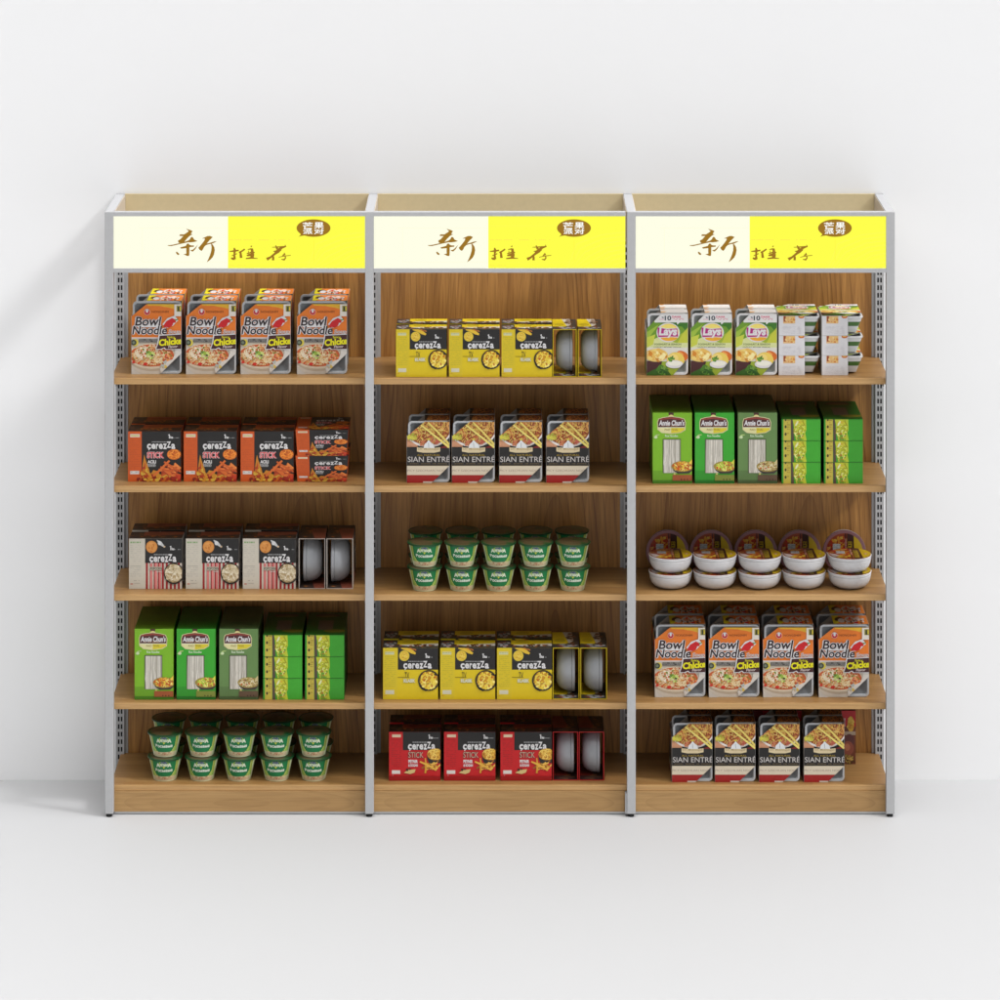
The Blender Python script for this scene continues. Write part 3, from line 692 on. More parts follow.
def bowl_profile(R, H):
    return [(0.0005, 0), (R * .56, 0), (R * .62, H * .02), (R * .76, H * .12), (R * .88, H * .30), (R * .955, H * .54), (R * .985, H * .80), (R * .96, H * .83), (R * .985, H * .85), (R, H * .9), (R, H * .97), (R * .985, H)]
def make_carton(kind, w, h, d):
    """printed sleeve open at both ends with a white bowl standing in it"""
    root = empty('snack_carton', (0, 0, 0)); mb = MB(); t = 0.002; hw = w / 2
    F = art(kind); base = {'orange': C(120, 54, 24), 'yellow': C(150, 136, 24), 'red': C(96, 18, 18), 'popcorn': C(80, 56, 48)}[kind]
    edge = {'orange': ORG, 'yellow': YEL, 'red': RED, 'popcorn': C(190, 180, 170)}[kind]
    mb.box(-hw, hw, 0, t, 0, h, edge); mb.box(-hw, hw, d - t, d, 0, h, edge)
    mb.box(-hw, hw, t, d - t, h - t, h, edge); mb.box(-hw, hw, t, d - t, 0, t, edge)
    F.stamp(mb, (-hw, 0, 0), (w, 0, 0), (0, 0, h), (0, -1, 0))
    F.stamp(mb, (hw, d, 0), (-w, 0, 0), (0, 0, h), (0, 1, 0))
    T = art(kind + '_top'); T.stamp(mb, (-hw, 0, h), (w, 0, 0), (0, d, 0), (0, 0, 1))
    T.stamp(mb, (-hw + .001, t, t), (w - .002, 0, 0), (0, d - 2 * t, 0), (0, 0, 1))
    mb.build('sleeve', M_CARD, root)
    R = (h - 2 * t) / 2 - 0.004
    b = MB(); b.lathe([(r, y) for r, y in bowl_profile(R, d * .70)], C(150, 152, 156), 40, axis='y')
    b.face([(R * .97 * math.cos(2 * math.pi * i / 40), d * .70, R * .97 * math.sin(2 * math.pi * i / 40)) for i in range(40)], C(190, 190, 190))
    o = b.build('bowl', M_PLASTIC, root, smooth=True)
    o.data.transform(Matrix(((1, 0, 0, 0), (0, -1, 0, d * .86), (0, 0, 1, t + 0.001 + R), (0, 0, 0, 1))))
    return root
def make_lying_carton(w, h, d):
    root = empty('snack_carton', (0, 0, 0)); mb = MB(); F = art('orange'); hw = w / 2; q = 0.007; t = 0.002
    # front bulges a little outwards at the top edge: tapered body
    fr = [(-hw, h), (hw, h), (hw - q, 0), (-hw + q, 0)]
    mb.prism([(hw, h), (-hw, h), (-hw + q, 0), (hw - q, 0)], 1, 0.0, d, ORG)
    P = Print.__new__(Print); P.items = []
    for pts, c, hh in F.items:
        P.items.append(([((p[0] - .5) * (1 - (1 - p[1]) * 2 * q / w) + .5, p[1]) for p in pts], c, hh))
    P.stamp(mb, (-hw, 0, 0), (w, 0, 0), (0, 0, h), (0, -1, 0))
    F.stamp(mb, (-hw, 0, h), (w, 0, 0), (0, d, 0), (0, 0, 1))
    mb.build('carton', M_CARD, root)
    return root

def make_rice_box(kind, w, h, d):
    root = empty('rice_noodle_box', (0, 0, 0)); mb = MB(); hw = w / 2
    base = {'lime': C(118, 172, 34), 'green': C(54, 156, 42), 'olive': C(96, 128, 72)}[kind]
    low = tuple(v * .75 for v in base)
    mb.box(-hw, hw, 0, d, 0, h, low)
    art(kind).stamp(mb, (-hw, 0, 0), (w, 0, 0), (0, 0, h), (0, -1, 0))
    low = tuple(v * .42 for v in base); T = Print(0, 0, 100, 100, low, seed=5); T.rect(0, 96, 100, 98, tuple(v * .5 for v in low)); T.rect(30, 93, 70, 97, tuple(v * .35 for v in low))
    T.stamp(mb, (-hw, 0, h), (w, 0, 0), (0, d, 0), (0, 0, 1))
    sd = Print(0, 0, 100, 300, base, seed=6); sd.rect(15, 40, 85, 90, C(190, 196, 140)); sd.fine(20, 50, 80, 82, 4, C(80, 70, 50)); sd.fine(15, 120, 85, 260, 14, C(60, 90, 30)); sd.rect(0, 285, 100, 300, low)
    sd.stamp(mb, (hw, 0, 0), (0, d, 0), (0, 0, h), (1, 0, 0)); sd.stamp(mb, (-hw, d, 0), (0, -d, 0), (0, 0, h), (-1, 0, 0))
    mb.build('carton', M_CARD, root)
    return root
def make_rice_lying(w, h, d):
    root = empty('rice_noodle_box', (0, 0, 0)); mb = MB(); hw = w / 2
    g = C(30, 92, 24); mb.box(-hw, hw, 0, d, 0, h, g)
    art('green_end').stamp(mb, (-hw, 0, 0), (w, 0, 0), (0, 0, h), (0, -1, 0))
    art('green_face').stamp(mb, (-hw, 0, h), (w, 0, 0), (0, d, 0), (0, 0, 1))
    mb.build('carton', M_CARD, root)
    return root

def make_cup(R, r0, H):
    """tapered paper cup with a wrap-round label and a foil lid; axis z"""
    root = empty('noodle_cup', (0, 0, 0)); mb = MB()
    seg, rows = 96, 30
    G, LG, CR, TAN, GD = C(22, 118, 66), C(150, 186, 90), C(216, 224, 184), C(204, 186, 150), C(206, 206, 110)
    def label(u, v):
        # u: angle round the cup in cup-radii from the front, v: 0 foot .. 1 rim
        a = abs(u)
        if v < .22: return TAN if a < 1.0 and v > .03 else CR
        if a > 1.08: return CR if a < 1.6 else (G if a < 2.4 else CR)
        edge = 0.80 + 0.08 * v - max(0, .5 - v) * 0.9
        if a < edge and v > .22 + .10 * (a / .9) ** 2: return G
        if a < edge + .06: return GD
        return LG
    ring = lambda k: (r0 + (R - r0) * (k / rows), H * (k / rows))
    for k in range(rows):
        (ra, za), (rb, zb) = ring(k), ring(k + 1)
        for i in range(seg):
            a0, a1 = 2 * math.pi * i / seg, 2 * math.pi * (i + 1) / seg
            am = (a0 + a1) / 2; u = am if am < math.pi else am - 2 * math.pi
            f = lambda r, a, z: (r * math.sin(a), -r * math.cos(a), z)
            mb.face([f(ra, a0, za), f(ra, a1, za), f(rb, a1, zb), f(rb, a0, zb)], label(u, (k + .5) / rows))
    mb.face([(r0 * math.cos(2 * math.pi * i / 48), r0 * math.sin(2 * math.pi * i / 48), 0.0004) for i in range(48)], CR)
    # lettering wrapped on the front
    P = Print(0, 0, 606, 606, G, seed=33); P.items = []
    P.ell(300, 110, 95, 80, C(170, 196, 90), 20); P.ell(300, 70, 56, 26, C(120, 130, 160), 16); P.ell(300, 66, 44, 14, C(70, 84, 120), 14)
    P.text('A', 150, 90, 232, 200, C(214, 224, 200), 0.05); P.text('лпин', 225, 100, 378, 172, C(214, 224, 200), 0.05); P.text('A', 368, 90, 450, 200, C(214, 224, 200), 0.05); P.poly([(280, 190), (325, 190), (302, 240)], C(200, 206, 60))
    P.texto('Восмама', 120, 245, 480, 335, C(220, 232, 214), C(16, 84, 50), 0.04, 0.04, grow=5)
    P.blobs(302, 510, 170, 30, 40, 14, [C(216, 196, 156), C(196, 150, 116), C(206, 176, 140), C(170, 120, 86)])
    for s in (-1, 1):
        for k in range(6): P.rect(302 + s * 268 - 22, 60 + k * 48, 302 + s * 268 + 22, 78 + k * 48, C(170, 160, 80))
    def fn(u, v, h):
        a = (u - .5) * 2.1; r = r0 + (R - r0) * v + 0.0003 + h
        return (r * math.sin(a), -r * math.cos(a), H * v)
    P.wrap(mb, fn)
    mb.build('cup', M_CARD, root)
    lid = MB(); n = 48; rg = random.Random(7)
    dk, br, mid = C(14, 70, 36), C(84, 74, 50), C(44, 84, 42)
    prof = [(R + 0.0035, H - 0.004), (R + 0.0045, H + 0.0005), (R + 0.003, H + 0.0015), (R * .93, H + 0.001), (R * .8, H + 0.0025), (R * .6, H + 0.004), (R * .4, H + 0.005), (R * .2, H + 0.0055), (0.0004, H + 0.0055)]
    def cf(a, k):
        if k < 3: return dk
        ang = a * 2 * math.pi; rad = prof[k][0] / R
        x, y = rad * math.cos(ang), rad * math.sin(ang)
        s = math.sin(3.1 * x + 1.7 * y) + .6 * math.sin(5 * y - 2 * x + 1)
        return dk if s > .75 else (mid if s > .55 else br)
    lid.lathe(prof, dk, n, cf)
    lid.build('lid', M_FOIL, root, smooth=True)
    return root

def make_bowl(R, H, standing=False):
    root = empty('noodle_bowl', (0, 0, 0))
    b = MB(); b.lathe(bowl_profile(R, H), C(206, 205, 206), 48); o = b.build('bowl', M_PLASTIC, root, smooth=True)
    l = MB(); fr = C(170, 120, 124)
    l.lathe([(R * 1.0, H - 0.001), (R * 1.012, H + 0.0005), (R * .985, H + 0.0018)], C(112, 88, 94) if standing else C(206, 205, 206), 48)
    q = [(R * .985 * math.cos(2 * math.pi * i / 48), R * .985 * math.sin(2 * math.pi * i / 48), H + 0.0018) for i in range(48)]
    l.face(q, C(134, 92, 98) if standing else C(190, 120, 60))
    k = R * (.86 if standing else .97)
    art('lid').stamp(l, (-k, -k, H + 0.0019), (2 * k, 0, 0), (0, 2 * k, 0), (0, 0, 1))
    p = l.build('lid', M_FOIL, root)
    if standing:
        m = Matrix(((1, 0, 0, 0), (0, 0, -1, H), (0, 1, 0, R * 1.012), (0, 0, 0, 1)))
        o.data.transform(m); p.data.transform(m)
    return root
def make_red_pack(w, h, d):
    root = empty('snack_box', (0, 0, 0)); mb = MB(); hw = w / 2
    mb.box(-hw, hw, 0, d, 0, h, C(120, 24, 26))
    P = Print(0, 0, 110, 440, C(110, 60, 44), seed=41)
    P.rect(0, 0, 110, 130, C(190, 36, 44)); P.text('SNACK', 6, 60, 30, 130, WHT, 0.03); P.ell(72, 110, 26, 66, C(206, 160, 50), 20); P.blobs(72, 110, 22, 56, 16, 9, [C(226, 190, 80), C(190, 130, 40)])
    P.rect(0, 170, 110, 200, C(170, 150, 130)); P.ell(60, 250, 40, 60, C(90, 50, 50), 22); P.ell(50, 310, 46, 60, C(140, 76, 60), 22); P.ell(45, 300, 22, 30, C(176, 110, 80), 18); P.blobs(60, 400, 50, 36, 30, 8, [C(150, 120, 60), C(80, 60, 30), C(190, 160, 80)])
    P.stamp(mb, (hw - min(w, 0.05), 0, 0), (min(w, 0.05), 0, 0), (0, 0, h), (0, -1, 0))
    mb.build('carton', M_CARD, root)
    return root

# ------------------------------------------------------------------ the shelving unit
POST = [109.1, 369.4, 631.4, 890.6]
SHELF_PY = [378.2, 486.0, 594.5, 703.0, 785.0]
SF = 0.032                      # y of the shelf fronts
SZ = [wz(p, SF) for p in SHELF_PY]
ZTOP = wz(212)
YU = 0.376                      # front of the rear uprights
YB = 0.394                      # front of the back panels
YW = 0.4075                     # the wall
METAL = C(172, 172, 173, 1.07); METAL2 = C(190, 190, 190, 1.42)
unit = empty('shelving_unit', (0, 0, 0))
tag(unit, 'three bay grey metal and oak supermarket shelving unit with backlit header signs', 'shelving')
PX = [wx(p) for p in POST]
for i, x in enumerate(PX):
    m = MB(); m.box(x - .015, x + .015, 0.0, 0.030, 0.012, ZTOP, METAL); m.build('post', M_PAINT, unit, bevel=0.0015)
    f = MB(); f.lathe([(0.0005, 0), (.010, 0), (.011, .003), (.011, .008), (.006, .012), (.006, .02)], (0.02, 0.02, 0.02), 20); f.v = [(a + x - .001, b + .014, c) for a, b, c in f.v]; f.build('foot', M_RUBBER, unit, smooth=True)
    f = MB(); f.lathe([(0.0005, 0), (.010, 0), (.011, .003), (.011, .008), (.006, .012), (.006, .02)], (0.02, 0.02, 0.02), 20); f.v = [(a + x, b + YU + .012, c) for a, b, c in f.v]; f.build('foot', M_RUBBER, unit, smooth=True)
    # slotted rear upright with two columns of real slots
    m = MB(); y0, y1 = YU, YU + .002
    cols_ = [(-.015, -.0082), (-.0022, .0022), (.0082, .015)]
    for a, b in cols_: m.box(x + a, x + b, y0, y1, .012, ZTOP, METAL)
    pitch, sh = .02725, .0175; z = .03
    while z < ZTOP - .01:
        for a, b in ((-.0082, -.0022), (.0022, .0082)): m.box(x + a, x + b, y0, y1, z + sh, min(ZTOP, z + pitch), METAL)
        z += pitch
    for a, b in ((-.0082, -.0022), (.0022, .0082)): m.box(x + a, x + b, y0, y1, .012, .03, METAL)
    m.box(x - .0149, x - .0134, y1, YU + .028, .012, ZTOP, METAL); m.box(x + .0134, x + .0149, y1, YU + .028, .012, ZTOP, METAL)
    m.box(x - .0134, x + .0134, YU + .010, YU + .012, .012, ZTOP, (.015, .015, .015))  # black plate put behind the slots, painting the shade inside them
    m.build('upright', M_PAINT, unit)
    # rail from the post top back to the upright
    m = MB(); m.box(x - .015, x + .015, 0.030, YU + .028, ZTOP - .030, ZTOP - .0004, C(180, 180, 182, 1.0)); m.build('top_rail', M_PAINT, unit, bevel=0.001)
    m = MB(); m.box(x - .012, x + .012, 0.030, YU, .03, .055, METAL); m.build('base_rail', M_PAINT, unit)

def brush_sign(P):
    br = (0.34, 0.175, 0.022)
    f = lambda L: [(164 + x / 16.667, 225 + y / 16.667) for x, y in L]
    def nonconvex(pts):
        P.up()
        # ear-cut via mathutils so that concave brush shapes fill properly
        from mathutils.geometry import tessellate_polygon
        t = tessellate_polygon([[Vector((a, b, 0)) for a, b in pts]])
        for tri in t: P._add([pts[i] for i in tri], br)
        P.stroke(pts + [pts[0]], 0.35, br)
    for g in (
        [(370, 68), (400, 78), (440, 90), (468, 105), (450, 130), (440, 150), (470, 155), (440, 170), (415, 185), (395, 205), (370, 230), (345, 262), (330, 280), (300, 300), (270, 305), (235, 290), (230, 262), (270, 240), (300, 205), (320, 185), (290, 183), (250, 180), (262, 160), (330, 160), (370, 135), (400, 115), (405, 98)],
        [(55, 340), (100, 338), (150, 330), (200, 318), (260, 305), (330, 285), (400, 262), (430, 240), (440, 215), (455, 200), (475, 210), (495, 245), (550, 270), (500, 280), (440, 288), (400, 285), (330, 300), (250, 318), (180, 335), (120, 348), (80, 348)],
        [(265, 375), (310, 365), (360, 350), (380, 315), (400, 310), (415, 330), (440, 342), (495, 345), (490, 360), (440, 365), (415, 370), (415, 420), (412, 500), (405, 515), (375, 512), (350, 498), (320, 490), (345, 485), (370, 480), (368, 430), (368, 385), (320, 388), (280, 392)],
        [(195, 450), (210, 450), (250, 485), (235, 500), (215, 490), (200, 470)],
        [(435, 420), (470, 418), (500, 395), (560, 330), (515, 400), (475, 440), (455, 435)],
        [(635, 225), (680, 205), (720, 187), (760, 185), (805, 203), (780, 225), (745, 260), (715, 295), (700, 315), (760, 300), (830, 278), (870, 272), (820, 298), (790, 310), (740, 318), (690, 335), (660, 365), (640, 405), (620, 430), (590, 412), (570, 380), (600, 350), (640, 300), (670, 260), (680, 230), (660, 222)],
        [(780, 308), (805, 330), (830, 370), (838, 420), (825, 490), (800, 540), (760, 580), (710, 620), (740, 560), (765, 500), (785, 430), (790, 370)]):
        nonconvex(f(g))
    g = lambda L: [(226 + x / 14.286, 240 + y / 14.286) for x, y in L]
    def st(L, w): P.stroke(g(L), [v * 1.45 / 14.286 + 0.15 for v in w], br)
    st([(45, 164), (110, 158), (178, 148)], [6, 16, 12]); st([(112, 112), (122, 150), (114, 200), (118, 275)], [10, 26, 14, 26]); st([(68, 258), (90, 268), (122, 270)], [12, 20, 22]); st([(80, 225), (150, 195)], [6, 10])
    st([(264, 130), (225, 158), (182, 182)], [14, 14, 16]); st([(204, 178), (206, 215), (212, 256)], [16, 22, 24])
    st([(350, 98), (366, 82)], [12, 6]); st([(305, 136), (350, 128), (382, 130)], [5, 12, 10]); st([(366, 130), (372, 180), (368, 255)], [22, 28, 34]); st([(290, 196), (345, 180), (404, 178)], [5, 12, 12]); st([(292, 222), (340, 212), (398, 214)], [12, 24, 22]); st([(278, 265), (350, 256), (448, 264)], [10, 16, 4]); st([(318, 150), (312, 200)], [4, 8])
    st([(655, 104), (740, 100), (856, 90)], [4, 10, 7]); st([(704, 78), (728, 128)], [8, 22]); st([(838, 68), (848, 90), (790, 110), (740, 155), (690, 200), (630, 248), (578, 275)], [6, 14, 22, 38, 20, 18, 30]); st([(670, 162), (720, 160), (784, 144)], [4, 18, 12]); st([(664, 212), (670, 245), (668, 290)], [8, 20, 22])
    st([(826, 184), (836, 205), (802, 220)], [8, 18, 8]); st([(748, 246), (820, 230), (922, 218)], [4, 8, 4]); st([(838, 222), (846, 255), (826, 282), (786, 276)], [8, 12, 16, 5])
    h = lambda x, y: (292 + x / 23.81, 215 + y / 23.81)
    c = h(505, 312); P.ell(c[0], c[1], 403 / 23.81, 208 / 23.81, br, 48); P.poly([h(175, 400), h(200, 470), h(150, 520), h(205, 500), h(310, 485), h(330, 440)], br)
    wh = (1.0, 1.0, 0.95)
    for s, a, b, cc, d in (('芒', 250, 176, 482, 325), ('果', 522, 176, 748, 325), ('派', 258, 330, 480, 452), ('对', 522, 330, 748, 452)):
        p, q = h(a, b), h(cc, d); [P.text(s, p[0] + dx, p[1] + dy, q[0] + dx, q[1] + dy, wh, 0.0) for dx, dy in ((-.22, 0), (.22, 0), (0, -.16), (0, .16), (-.12, .1), (.12, -.1))]

def art_sign(x1):
    yl = (1.0, 1.0, 0.075); P = Print(113.3, 216.3, x1, 268.3, (1.0, 1.0, 0.80), seed=3)
    P.rect(227.6, 216, x1, 269, yl)
    # faint drawn sun rays and frame of the printed background
    f1, f2 = (1.0, 0.97, 0.12), (1.0, 0.90, 0.05)
    for k in range(9):
        y = 232 + k * 4.2; P.stroke([(306 + k * 2, 270), (316 + k * 4, y + 12), (340 + k * 2, y + 3), (366, y)], 0.45, f1)
    P.stroke([(313.5, 240), (313.5, 261)], 0.35, f2); P.stroke([(228, 262.5), (313, 262.5)], 0.25, f1); P.stroke([(228, 226), (300, 226)], 0.25, f1)
    P.fine(229, 239.6, 291, 240.8, 1, (1.0, 0.80, 0.10), 0.75, 0.6); P.fine(229, 265, 245, 266, 1, (1.0, 0.84, 0.10), 0.7, .6)
    P.stroke([(138, 228), (226, 228)], 0.25, (1, .98, .66)); P.stroke([(142, 228), (142, 262)], 0.25, (1, .98, .66)); P.stroke([(142, 262), (226, 262)], 0.25, (1, .98, .66))
    brush_sign(P)
    return P

for b in range(3):
    xa, xb = PX[b], PX[b + 1]
    la = xa + .015; lb = xb - .015 - (0.0052 if b == 1 else 0)
    org = xa                                     # objects of a bay are built about its left post
    # back panel and its metal edges
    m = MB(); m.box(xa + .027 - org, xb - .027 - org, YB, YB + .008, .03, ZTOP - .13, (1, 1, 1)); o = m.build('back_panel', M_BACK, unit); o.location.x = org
    for x in (xa + .0152, xb - .027):
        m = MB(); m.box(x, x + .0118, YB - .004, YB + .008, .03, ZTOP - .131, METAL); m.build('panel_trim', M_PAINT, unit)
    m = MB(); m.box(xa + .0152, xb - .0152, YB, YB + .008, ZTOP - .129, ZTOP - .001, C(186, 170, 134, 1.35)); m.build('header_back_board', M_PAINT, unit)
    for x in (xa + .0152, xb - .0172):
        m = MB(); m.box(x, x + .002, .030, YB - .001, ZTOP - .12, ZTOP - .004, C(196, 184, 168, 1.15)); m.build('header_side_board', M_PAINT, unit)
    # shelves
    for k, z in enumerate(SZ):
        wl = xa + .002 - org; wr = xb - .002 - org
        if k < 4:
            m = MB(); m.box(wl, wr, SF + .0032, YB - .002, z - .022, z, (1, 1, 1)); o = m.build('shelf', M_SHELF_SHADED, unit); o.location.x = org
            m = MB(); m.box(wl, wr, SF, SF + .003, z - .022, z, (1, 1, 1)); m.build('lit_lip', M_LIT_LIP, o, bevel=0.0012)  # thin front strip added to hold the painted-on brightness of the lip
            # notch free shelf; brackets under both ends
            for x in (la + .0015 - org, lb - .0035 - org):
                q = MB(); q.prism([(SF + .03, z - .0225), (YU, z - .0225), (YU, z - .075), (YU - .03, z - .07), (SF + .03, z - .036)], 0, x, x + .002, METAL); q.build('bracket', M_PAINT, o)
        else:
            m = MB(); m.box(wl, wr - (.004 if b == 1 else 0), SF + .0032, YB - .002, z - .020, z, (1, 1, 1)); o = m.build('shelf', M_SHELF_SHADED, unit); o.location.x = org
            m = MB(); m.box(wl, wr - (.004 if b == 1 else 0), SF, SF + .003, z - .020, z, (1, 1, 1)); m.build('lit_lip', M_LIT_LIP, o, bevel=0.0012)
    # base panel
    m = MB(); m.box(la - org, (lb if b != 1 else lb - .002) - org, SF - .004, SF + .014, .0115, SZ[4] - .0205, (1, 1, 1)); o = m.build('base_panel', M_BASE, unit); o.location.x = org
    m = MB(); m.box(la, lb, SF + .002, SF + .012, .002, .011, METAL2); m.build('plinth_rail', M_PAINT, unit)
    # header sign
    s = MB(); z1 = ZTOP; za, zb = wz(216.3), wz(268.4); z0 = wz(272.8)
    s.box(la, lb, 0.0, .028, za, z1 - .0006, METAL); s.box(la, lb, 0.0, .028, z0, zb, METAL); s.box(la, lb, .020, .028, zb, za, METAL)
    sign = s.build('header_sign', M_PAINT, unit, bevel=0.0008)
    px1 = POST[b + 1] - 4.6 - (1.5 if b == 1 else 0)
    P = art_sign(364.6)
    m = MB(); m.box(la + .0008, lb - .0008, .003, .018, zb, za, (0.9, 0.9, 0.6)); P.stamp(m, (la + .0008, .003, zb), (lb - la - .0016, 0, 0), (0, 0, za - zb), (0, -1, 0)); m.build('sign_panel', M_SIGN, sign)
m = MB(); m.box(PX[2] - .0215, PX[2] - .0155, 0.004, .03, .0115, SZ[4] - .022, METAL); m.build('end_plate', M_PAINT, unit)

# ------------------------------------------------------------------ goods
BAY = ['left bay', 'middle bay', 'right bay']; LEV = ['top shelf', 'second shelf', 'third shelf', 'fourth shelf', 'bottom shelf']
def ordn(i, n):
    if i == 0: return 'leftmost'
    if i == n - 1: return 'rightmost'
    return ['', 'second', 'third', 'fourth', 'fifth'][i] + ' from left'
def front_of(lev, ybot): return max(0.045, depth_at(ybot, SZ[lev]))

def packs(kind, bay, lev, rects, ytop, ybot, over, rows=2, pitch=.13, d=.11, desc='', cat='noodle pack'):
    y = front_of(lev, ybot); r = rr(y)
    w = (rects[0][1] - rects[0][0]) / (S * r); h = (ybot - ytop) / (S * r)
    for i, (a, b) in enumerate(rects):
        for q in range(rows):
            x = ((a + b) / 2 - 500) / (S * r)
            place((kind, bay, lev), lambda: make_pack(kind, w, h, d, over), (x, y + q * pitch, SZ[lev] + .0005),
                  f"{desc}, {ordn(i, len(rects))}, {'front' if q == 0 else 'rear'} row, {LEV[lev]} of {BAY[bay]}", cat, f"{desc}s on the {LEV[lev]} of the {BAY[bay]}")
def cartons(kind, bay, lev, rects, ytop, ybot, d, pitch, desc, turned=(), side=1):
    y = front_of(lev, ybot); r = rr(y)
    w = (rects[0][1] - rects[0][0]) / (S * r); h = (ybot - ytop) / (S * r)
    for i, (a, b) in enumerate(rects):
        for q in range(2):
            place((kind, bay, lev), lambda: make_carton(kind, w, h, d), (((a + b) / 2 - 500) / (S * r), y + q * pitch, SZ[lev] + .0005),
                  f"{desc}, {ordn(i, 5)}, {'front' if q == 0 else 'rear'} row, {LEV[lev]} of {BAY[bay]}", 'snack carton', f"{desc}s on the {LEV[lev]} of the {BAY[bay]}")
    for i, (a, b) in enumerate(turned):
        x = ((a + b) / 2 - 500) / (S * r)
        o = place((kind, bay, lev), None, (x + side * d / 2, y + w / 2, SZ[lev] + .0005),
                  f"{desc} turned sideways, {['inner', 'outer'][i]}, {LEV[lev]} of {BAY[bay]}", 'snack carton', f"{desc}s on the {LEV[lev]} of the {BAY[bay]}", rotz=side * math.pi / 2)
def rice(bay, lev, rects, ytop, ybot, lay, ltop, lbot):
    y = front_of(lev, ybot); r = rr(y); d = .096
    w = (rects[0][1] - rects[0][0]) / (S * r); h = (ybot - ytop) / (S * r)
    for i, (a, b) in enumerate(rects):
        k = ['lime', 'green', 'olive'][i]; nm = ['lime green', 'bright green', 'olive green'][i]
        for q in range(3):
            place((k, bay, lev), lambda: make_rice_box(k, w, h, d - .001), (((a + b) / 2 - 500) / (S * r), y + q * d, SZ[lev] + .0005),
                  f"{nm} rice noodle box, {['front', 'middle', 'rear'][q]} one of its file, {LEV[lev]} of {BAY[bay]}", 'noodle box', f"rice noodle boxes on the {LEV[lev]} of the {BAY[bay]}")
    hh = (lbot - ltop) / (S * r) / 3; w2 = (lay[0][1] - lay[0][0]) / (S * r)
    for i, (a, b) in enumerate(lay):
        for q in range(3):
            place(('lay', bay, lev), lambda: make_rice_lying(w2, hh - .0006, .285), (((a + b) / 2 - 500) / (S * r), y, SZ[lev] + .0005 + q * hh),
                  f"green rice noodle box lying flat, {['bottom', 'middle', 'top'][q]} of the {['inner', 'rightmost'][i]} stack, {LEV[lev]} of {BAY[bay]}", 'noodle box', f"rice noodle boxes lying in stacks on the {LEV[lev]} of the {BAY[bay]}")
def cups(bay, lev, cxs, Rpx, rpx, ybot, pitchpx, yoff):
    y = front_of(lev, ybot + .6); r = rr(y); R = Rpx / (S * r); r0 = rpx / (S * r); H = pitchpx / (S * r)
    yc = y + r0
    for i, cx in enumerate(cxs):
        for q in range(2):
            for s in range(2):
                place('cup', lambda: make_cup(R - .004, r0, H - .006), ((cx - 500) / (S * r), yc + q * yoff, SZ[lev] + .0005 + s * H),
                      f"green noodle cup, {ordn(i, 5)}, {['lower', 'upper'][s]} in {['front', 'rear'][q]} row, {LEV[lev]} of {BAY[bay]}", 'noodle cup', f"noodle cups on the {LEV[lev]} of the {BAY[bay]}")

N1 = 'orange noodle pack in grey tray'; N2 = 'stir fry noodle pack with chopsticks'; N3 = 'green crisps pack in white tray'
packs('noodle', 0, 0, [(131.6, 181.2), (186.2, 235.8), (240.8, 290.4), (297.2, 346.8)], 304.2, 374.2, .009, 2, .125, .108, N1)
cartons_orange = [(128, 181), (183.8, 236.8), (240.4, 293.8)]
y = front_of(1, 481.7); r = rr(y)
for i, (a, b) in enumerate(cartons_orange):
    for q in range(2):
        place('orange', lambda: make_carton('orange', 53 / (S * r), 50.2 / (S * r), .104), (((a + b) / 2 - 500) / (S * r), y + q * .12, SZ[1] + .0005),
              f"orange and black snack carton, {ordn(i, 4)}, {'front' if q == 0 else 'rear'} row, second shelf of left bay", 'snack carton', 'orange snack cartons on the second shelf of the left bay')
for q in range(2):
    place('orange_lying', lambda: make_lying_carton(53 / (S * r), 25.8 / (S * r), .20), ((322 - 500) / (S * r), y, SZ[1] + .0005 + q * 25.9 / (S * r)),
          f"orange and black snack carton lying flat, {['lower', 'upper'][q]} of the two at its row's end", 'snack carton', 'orange snack cartons on the second shelf of the left bay')
cartons('popcorn', 0, 2, [(129, 182), (185.7, 238.9), (242.6, 296)], 538.7, 589, .093, .118, 'striped popcorn carton', [(298.6, 325.2), (326.4, 353)], -1)
rice(0, 3, [(134.6, 173.4), (176.6, 215.6), (219.4, 258)], 629, 699.7, [(263.2, 302.2), (305.2, 344.2)], 634.8, 699.7)
cups(0, 4, [164.2, 201.3, 238.7, 276, 313.3], 17.6, 11.6, 781, 24.3, .158)
cartons('yellow', 1, 0, [(396, 446.6), (449, 499.6), (501.6, 552.2)], 329.4, 377, .083, .100, 'yellow and black snack carton', [(552.8, 576.6), (577.6, 602)], 1)
packs('entree', 1, 1, [(407, 449.4), (452, 494.4), (499.4, 541.8), (546.4, 588.8)], 422, 482.6, .002, 2, .105, .095, N2)
cups(1, 2, [424.5, 461.8, 498.6, 535.8, 573], 17.6, 11.6, 591, 24.3, .155)
cartons('yellow', 1, 3, [(383, 438), (440.2, 495.2), (497, 552)], 648, 699.5, .093, .115, 'yellow and black snack carton', [(552.8, 579.4), (580.4, 607)], 1)
cartons('red', 1, 4, [(389, 440.4), (444, 495.4), (500.4, 551.8)], 732, 780.6, .088, .108, 'red and black snack carton', [(553, 578), (579, 604)], 1)
packs('crisps', 2, 0, [(646.8, 687.8), (690.8, 731.8), (735.8, 776.8)], 314, 375.4, .001, 2, .082, .075, N3, 'crisps pack')
y = front_of(0, 375.3); r = rr(y); hh = 59.6 / (S * r) / 3
for i, cx in enumerate((799.2, 842.4)):
    for q in range(3):
        place('crisps_lying', lambda: make_pack_lying(40.6 / (S * r), hh - .0006, .205), ((cx - 500) / (S * r), y, SZ[0] + .0005 + q * hh),
              f"green crisps pack lying flat, {['bottom', 'middle', 'top'][q]} of the {['inner', 'rightmost'][i]} stack, top shelf of right bay", 'crisps pack', 'crisps packs lying in stacks on the top shelf of the right bay')
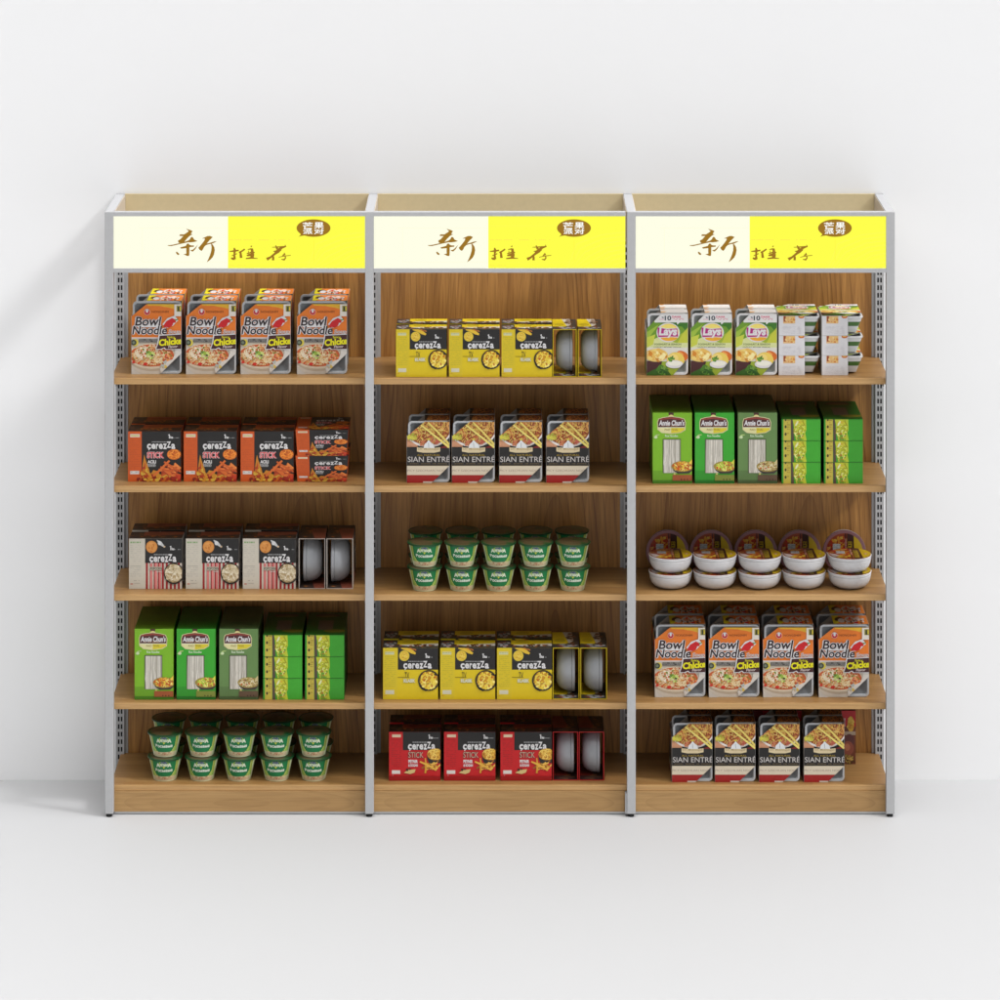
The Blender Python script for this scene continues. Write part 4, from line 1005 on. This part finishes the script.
rice(2, 1, [(652.7, 692), (695, 734.2), (738, 777.2)], 412.8, 483.6, [(781.8, 820.6), (824.2, 862.6)], 419, 483.6)
y = front_of(2, 589.5) + .005; r = rr(y + .04); R = 21.6 / (S * r)
for i, cx in enumerate((670.5, 714.9, 759.8, 804, 849.6)):
    X = (cx - 500) / (S * r)
    for q in range(2):
        place('bowl', lambda: make_bowl(R, .0545), (X, y + .04, SZ[2] + .0005 + q * .0570),
              f"white noodle bowl with orange and yellow lid, {ordn(i, 5)}, {['lower', 'upper'][q]} of its stack", 'noodle bowl', 'noodle bowls stacked on the third shelf of the right bay')
    place('bowl_up', lambda: make_bowl(R, .049, True), (X - .003, .315, SZ[2] + .0005),
          f"noodle bowl standing on edge, lid to the front, behind the {ordn(i, 5)} bowl stack", 'noodle bowl', 'noodle bowls standing on edge behind the stacks')
packs('noodle', 2, 3, [(655, 705), (709, 759), (763.2, 813.2), (818.8, 868.8)], 627.6, 697.2, .009, 2, .135, .115, N1)
packs('entree', 2, 4, [(672, 712.2), (715, 755.2), (759.2, 799.4), (804, 844.2)], 724, 781.8, .002, 2, .088, .08, N2)
for i, (a, b) in enumerate(((733, 776.5), (774, 801.5), (815, 855.6))):
    y = .262; r = rr(y)
    place(('redbox', i), lambda: make_red_pack((b - a) / (S * r), .19, .055), (((a + b) / 2 - 500) / (S * r), y, SZ[4] + .0005),
          ['dark red snack box glimpsed between the second and third stir fry packs', 'dark red snack box glimpsed between the third and fourth stir fry packs', 'red snack box with chocolate picture behind the rightmost stir fry pack'][i], 'snack box', 'red snack boxes behind the stir fry packs')

# ------------------------------------------------------------------ setting
m = MB(); m.box(-60, 60, -80, YW - .0005, -.05, 0, (1, 1, 1)); tag(m.build('floor', plain_mat('white_studio_floor', (0.46, 0.46, 0.465), 0.6)), kind='structure')
m = MB(); m.box(-60, 60, YW, YW + .1, -.05, 16, (1, 1, 1)); tag(m.build('wall', plain_mat('white_studio_wall', (0.88, 0.88, 0.885), 0.7)), kind='structure')

# ------------------------------------------------------------------ light
def lamp(name, kind, energy, **k):
    l = bpy.data.lights.new(name, kind); l.energy = energy
    for a, v in k.items(): setattr(l, a, v)
    o = bpy.data.objects.new(name, l); col.objects.link(o); return o
def aim(o, d): o.rotation_euler = Vector(d).to_track_quat('-Z', 'Y').to_euler()
k = lamp('key_light', 'SUN', 0.15, angle=math.radians(6)); aim(k, (-0.94, 0.06, -1.0))
k = lamp('side_light', 'SUN', 1.4, angle=math.radians(9)); aim(k, (-1.0, 0.45, -1.02))
w = bpy.data.worlds.new('World'); scene.world = w; w.use_nodes = True
nt = w.node_tree; bg = nt.nodes['Background']; bg.inputs['Color'].default_value = (1, 1, 1, 1)
# studio: a broad soft ceiling light and a weaker horizontal one in front of the shelves
tc = nt.nodes.new('ShaderNodeTexCoord')
def lobe(d, power, gain, prev):
    dt = nt.nodes.new('ShaderNodeVectorMath'); dt.operation = 'DOT_PRODUCT'
    nt.links.new(tc.outputs['Generated'], dt.inputs[0]); dt.inputs[1].default_value = Vector(d).normalized()
    mx = nt.nodes.new('ShaderNodeMath'); mx.operation = 'MAXIMUM'; nt.links.new(dt.outputs['Value'], mx.inputs[0]); mx.inputs[1].default_value = 0
    pw = nt.nodes.new('ShaderNodeMath'); pw.operation = 'POWER'; nt.links.new(mx.outputs[0], pw.inputs[0]); pw.inputs[1].default_value = power
    ma = nt.nodes.new('ShaderNodeMath'); ma.operation = 'MULTIPLY_ADD'; nt.links.new(pw.outputs[0], ma.inputs[0]); ma.inputs[1].default_value = gain
    if isinstance(prev, float): ma.inputs[2].default_value = prev
    else: nt.links.new(prev, ma.inputs[2])
    return ma.outputs[0]
v = lobe((0.15, -0.12, 1), 6, 6.5, 0.0)
v = lobe((0, -1, 0.1), 6, 0.72, v)
nt.links.new(v, bg.inputs['Strength'])

cam = bpy.data.cameras.new('camera'); co = bpy.data.objects.new('camera', cam); col.objects.link(co)
co.location = (0, -Z0, HC); co.rotation_euler = (math.radians(90), 0, 0)
cam.sensor_width = 36; cam.lens = S * Z0 / 1000 * 36; cam.shift_y = -(500 - YH) / 1000; cam.clip_end = 200
scene.camera = co
cy = scene.cycles; cy.use_adaptive_sampling = True; cy.adaptive_threshold = 0.02; cy.use_denoising = True; cy.max_bounces = 6; cy.diffuse_bounces = 2
vs = scene.view_settings; vs.view_transform = 'Standard'; vs.look = 'None'; vs.exposure = 0; vs.gamma = 1
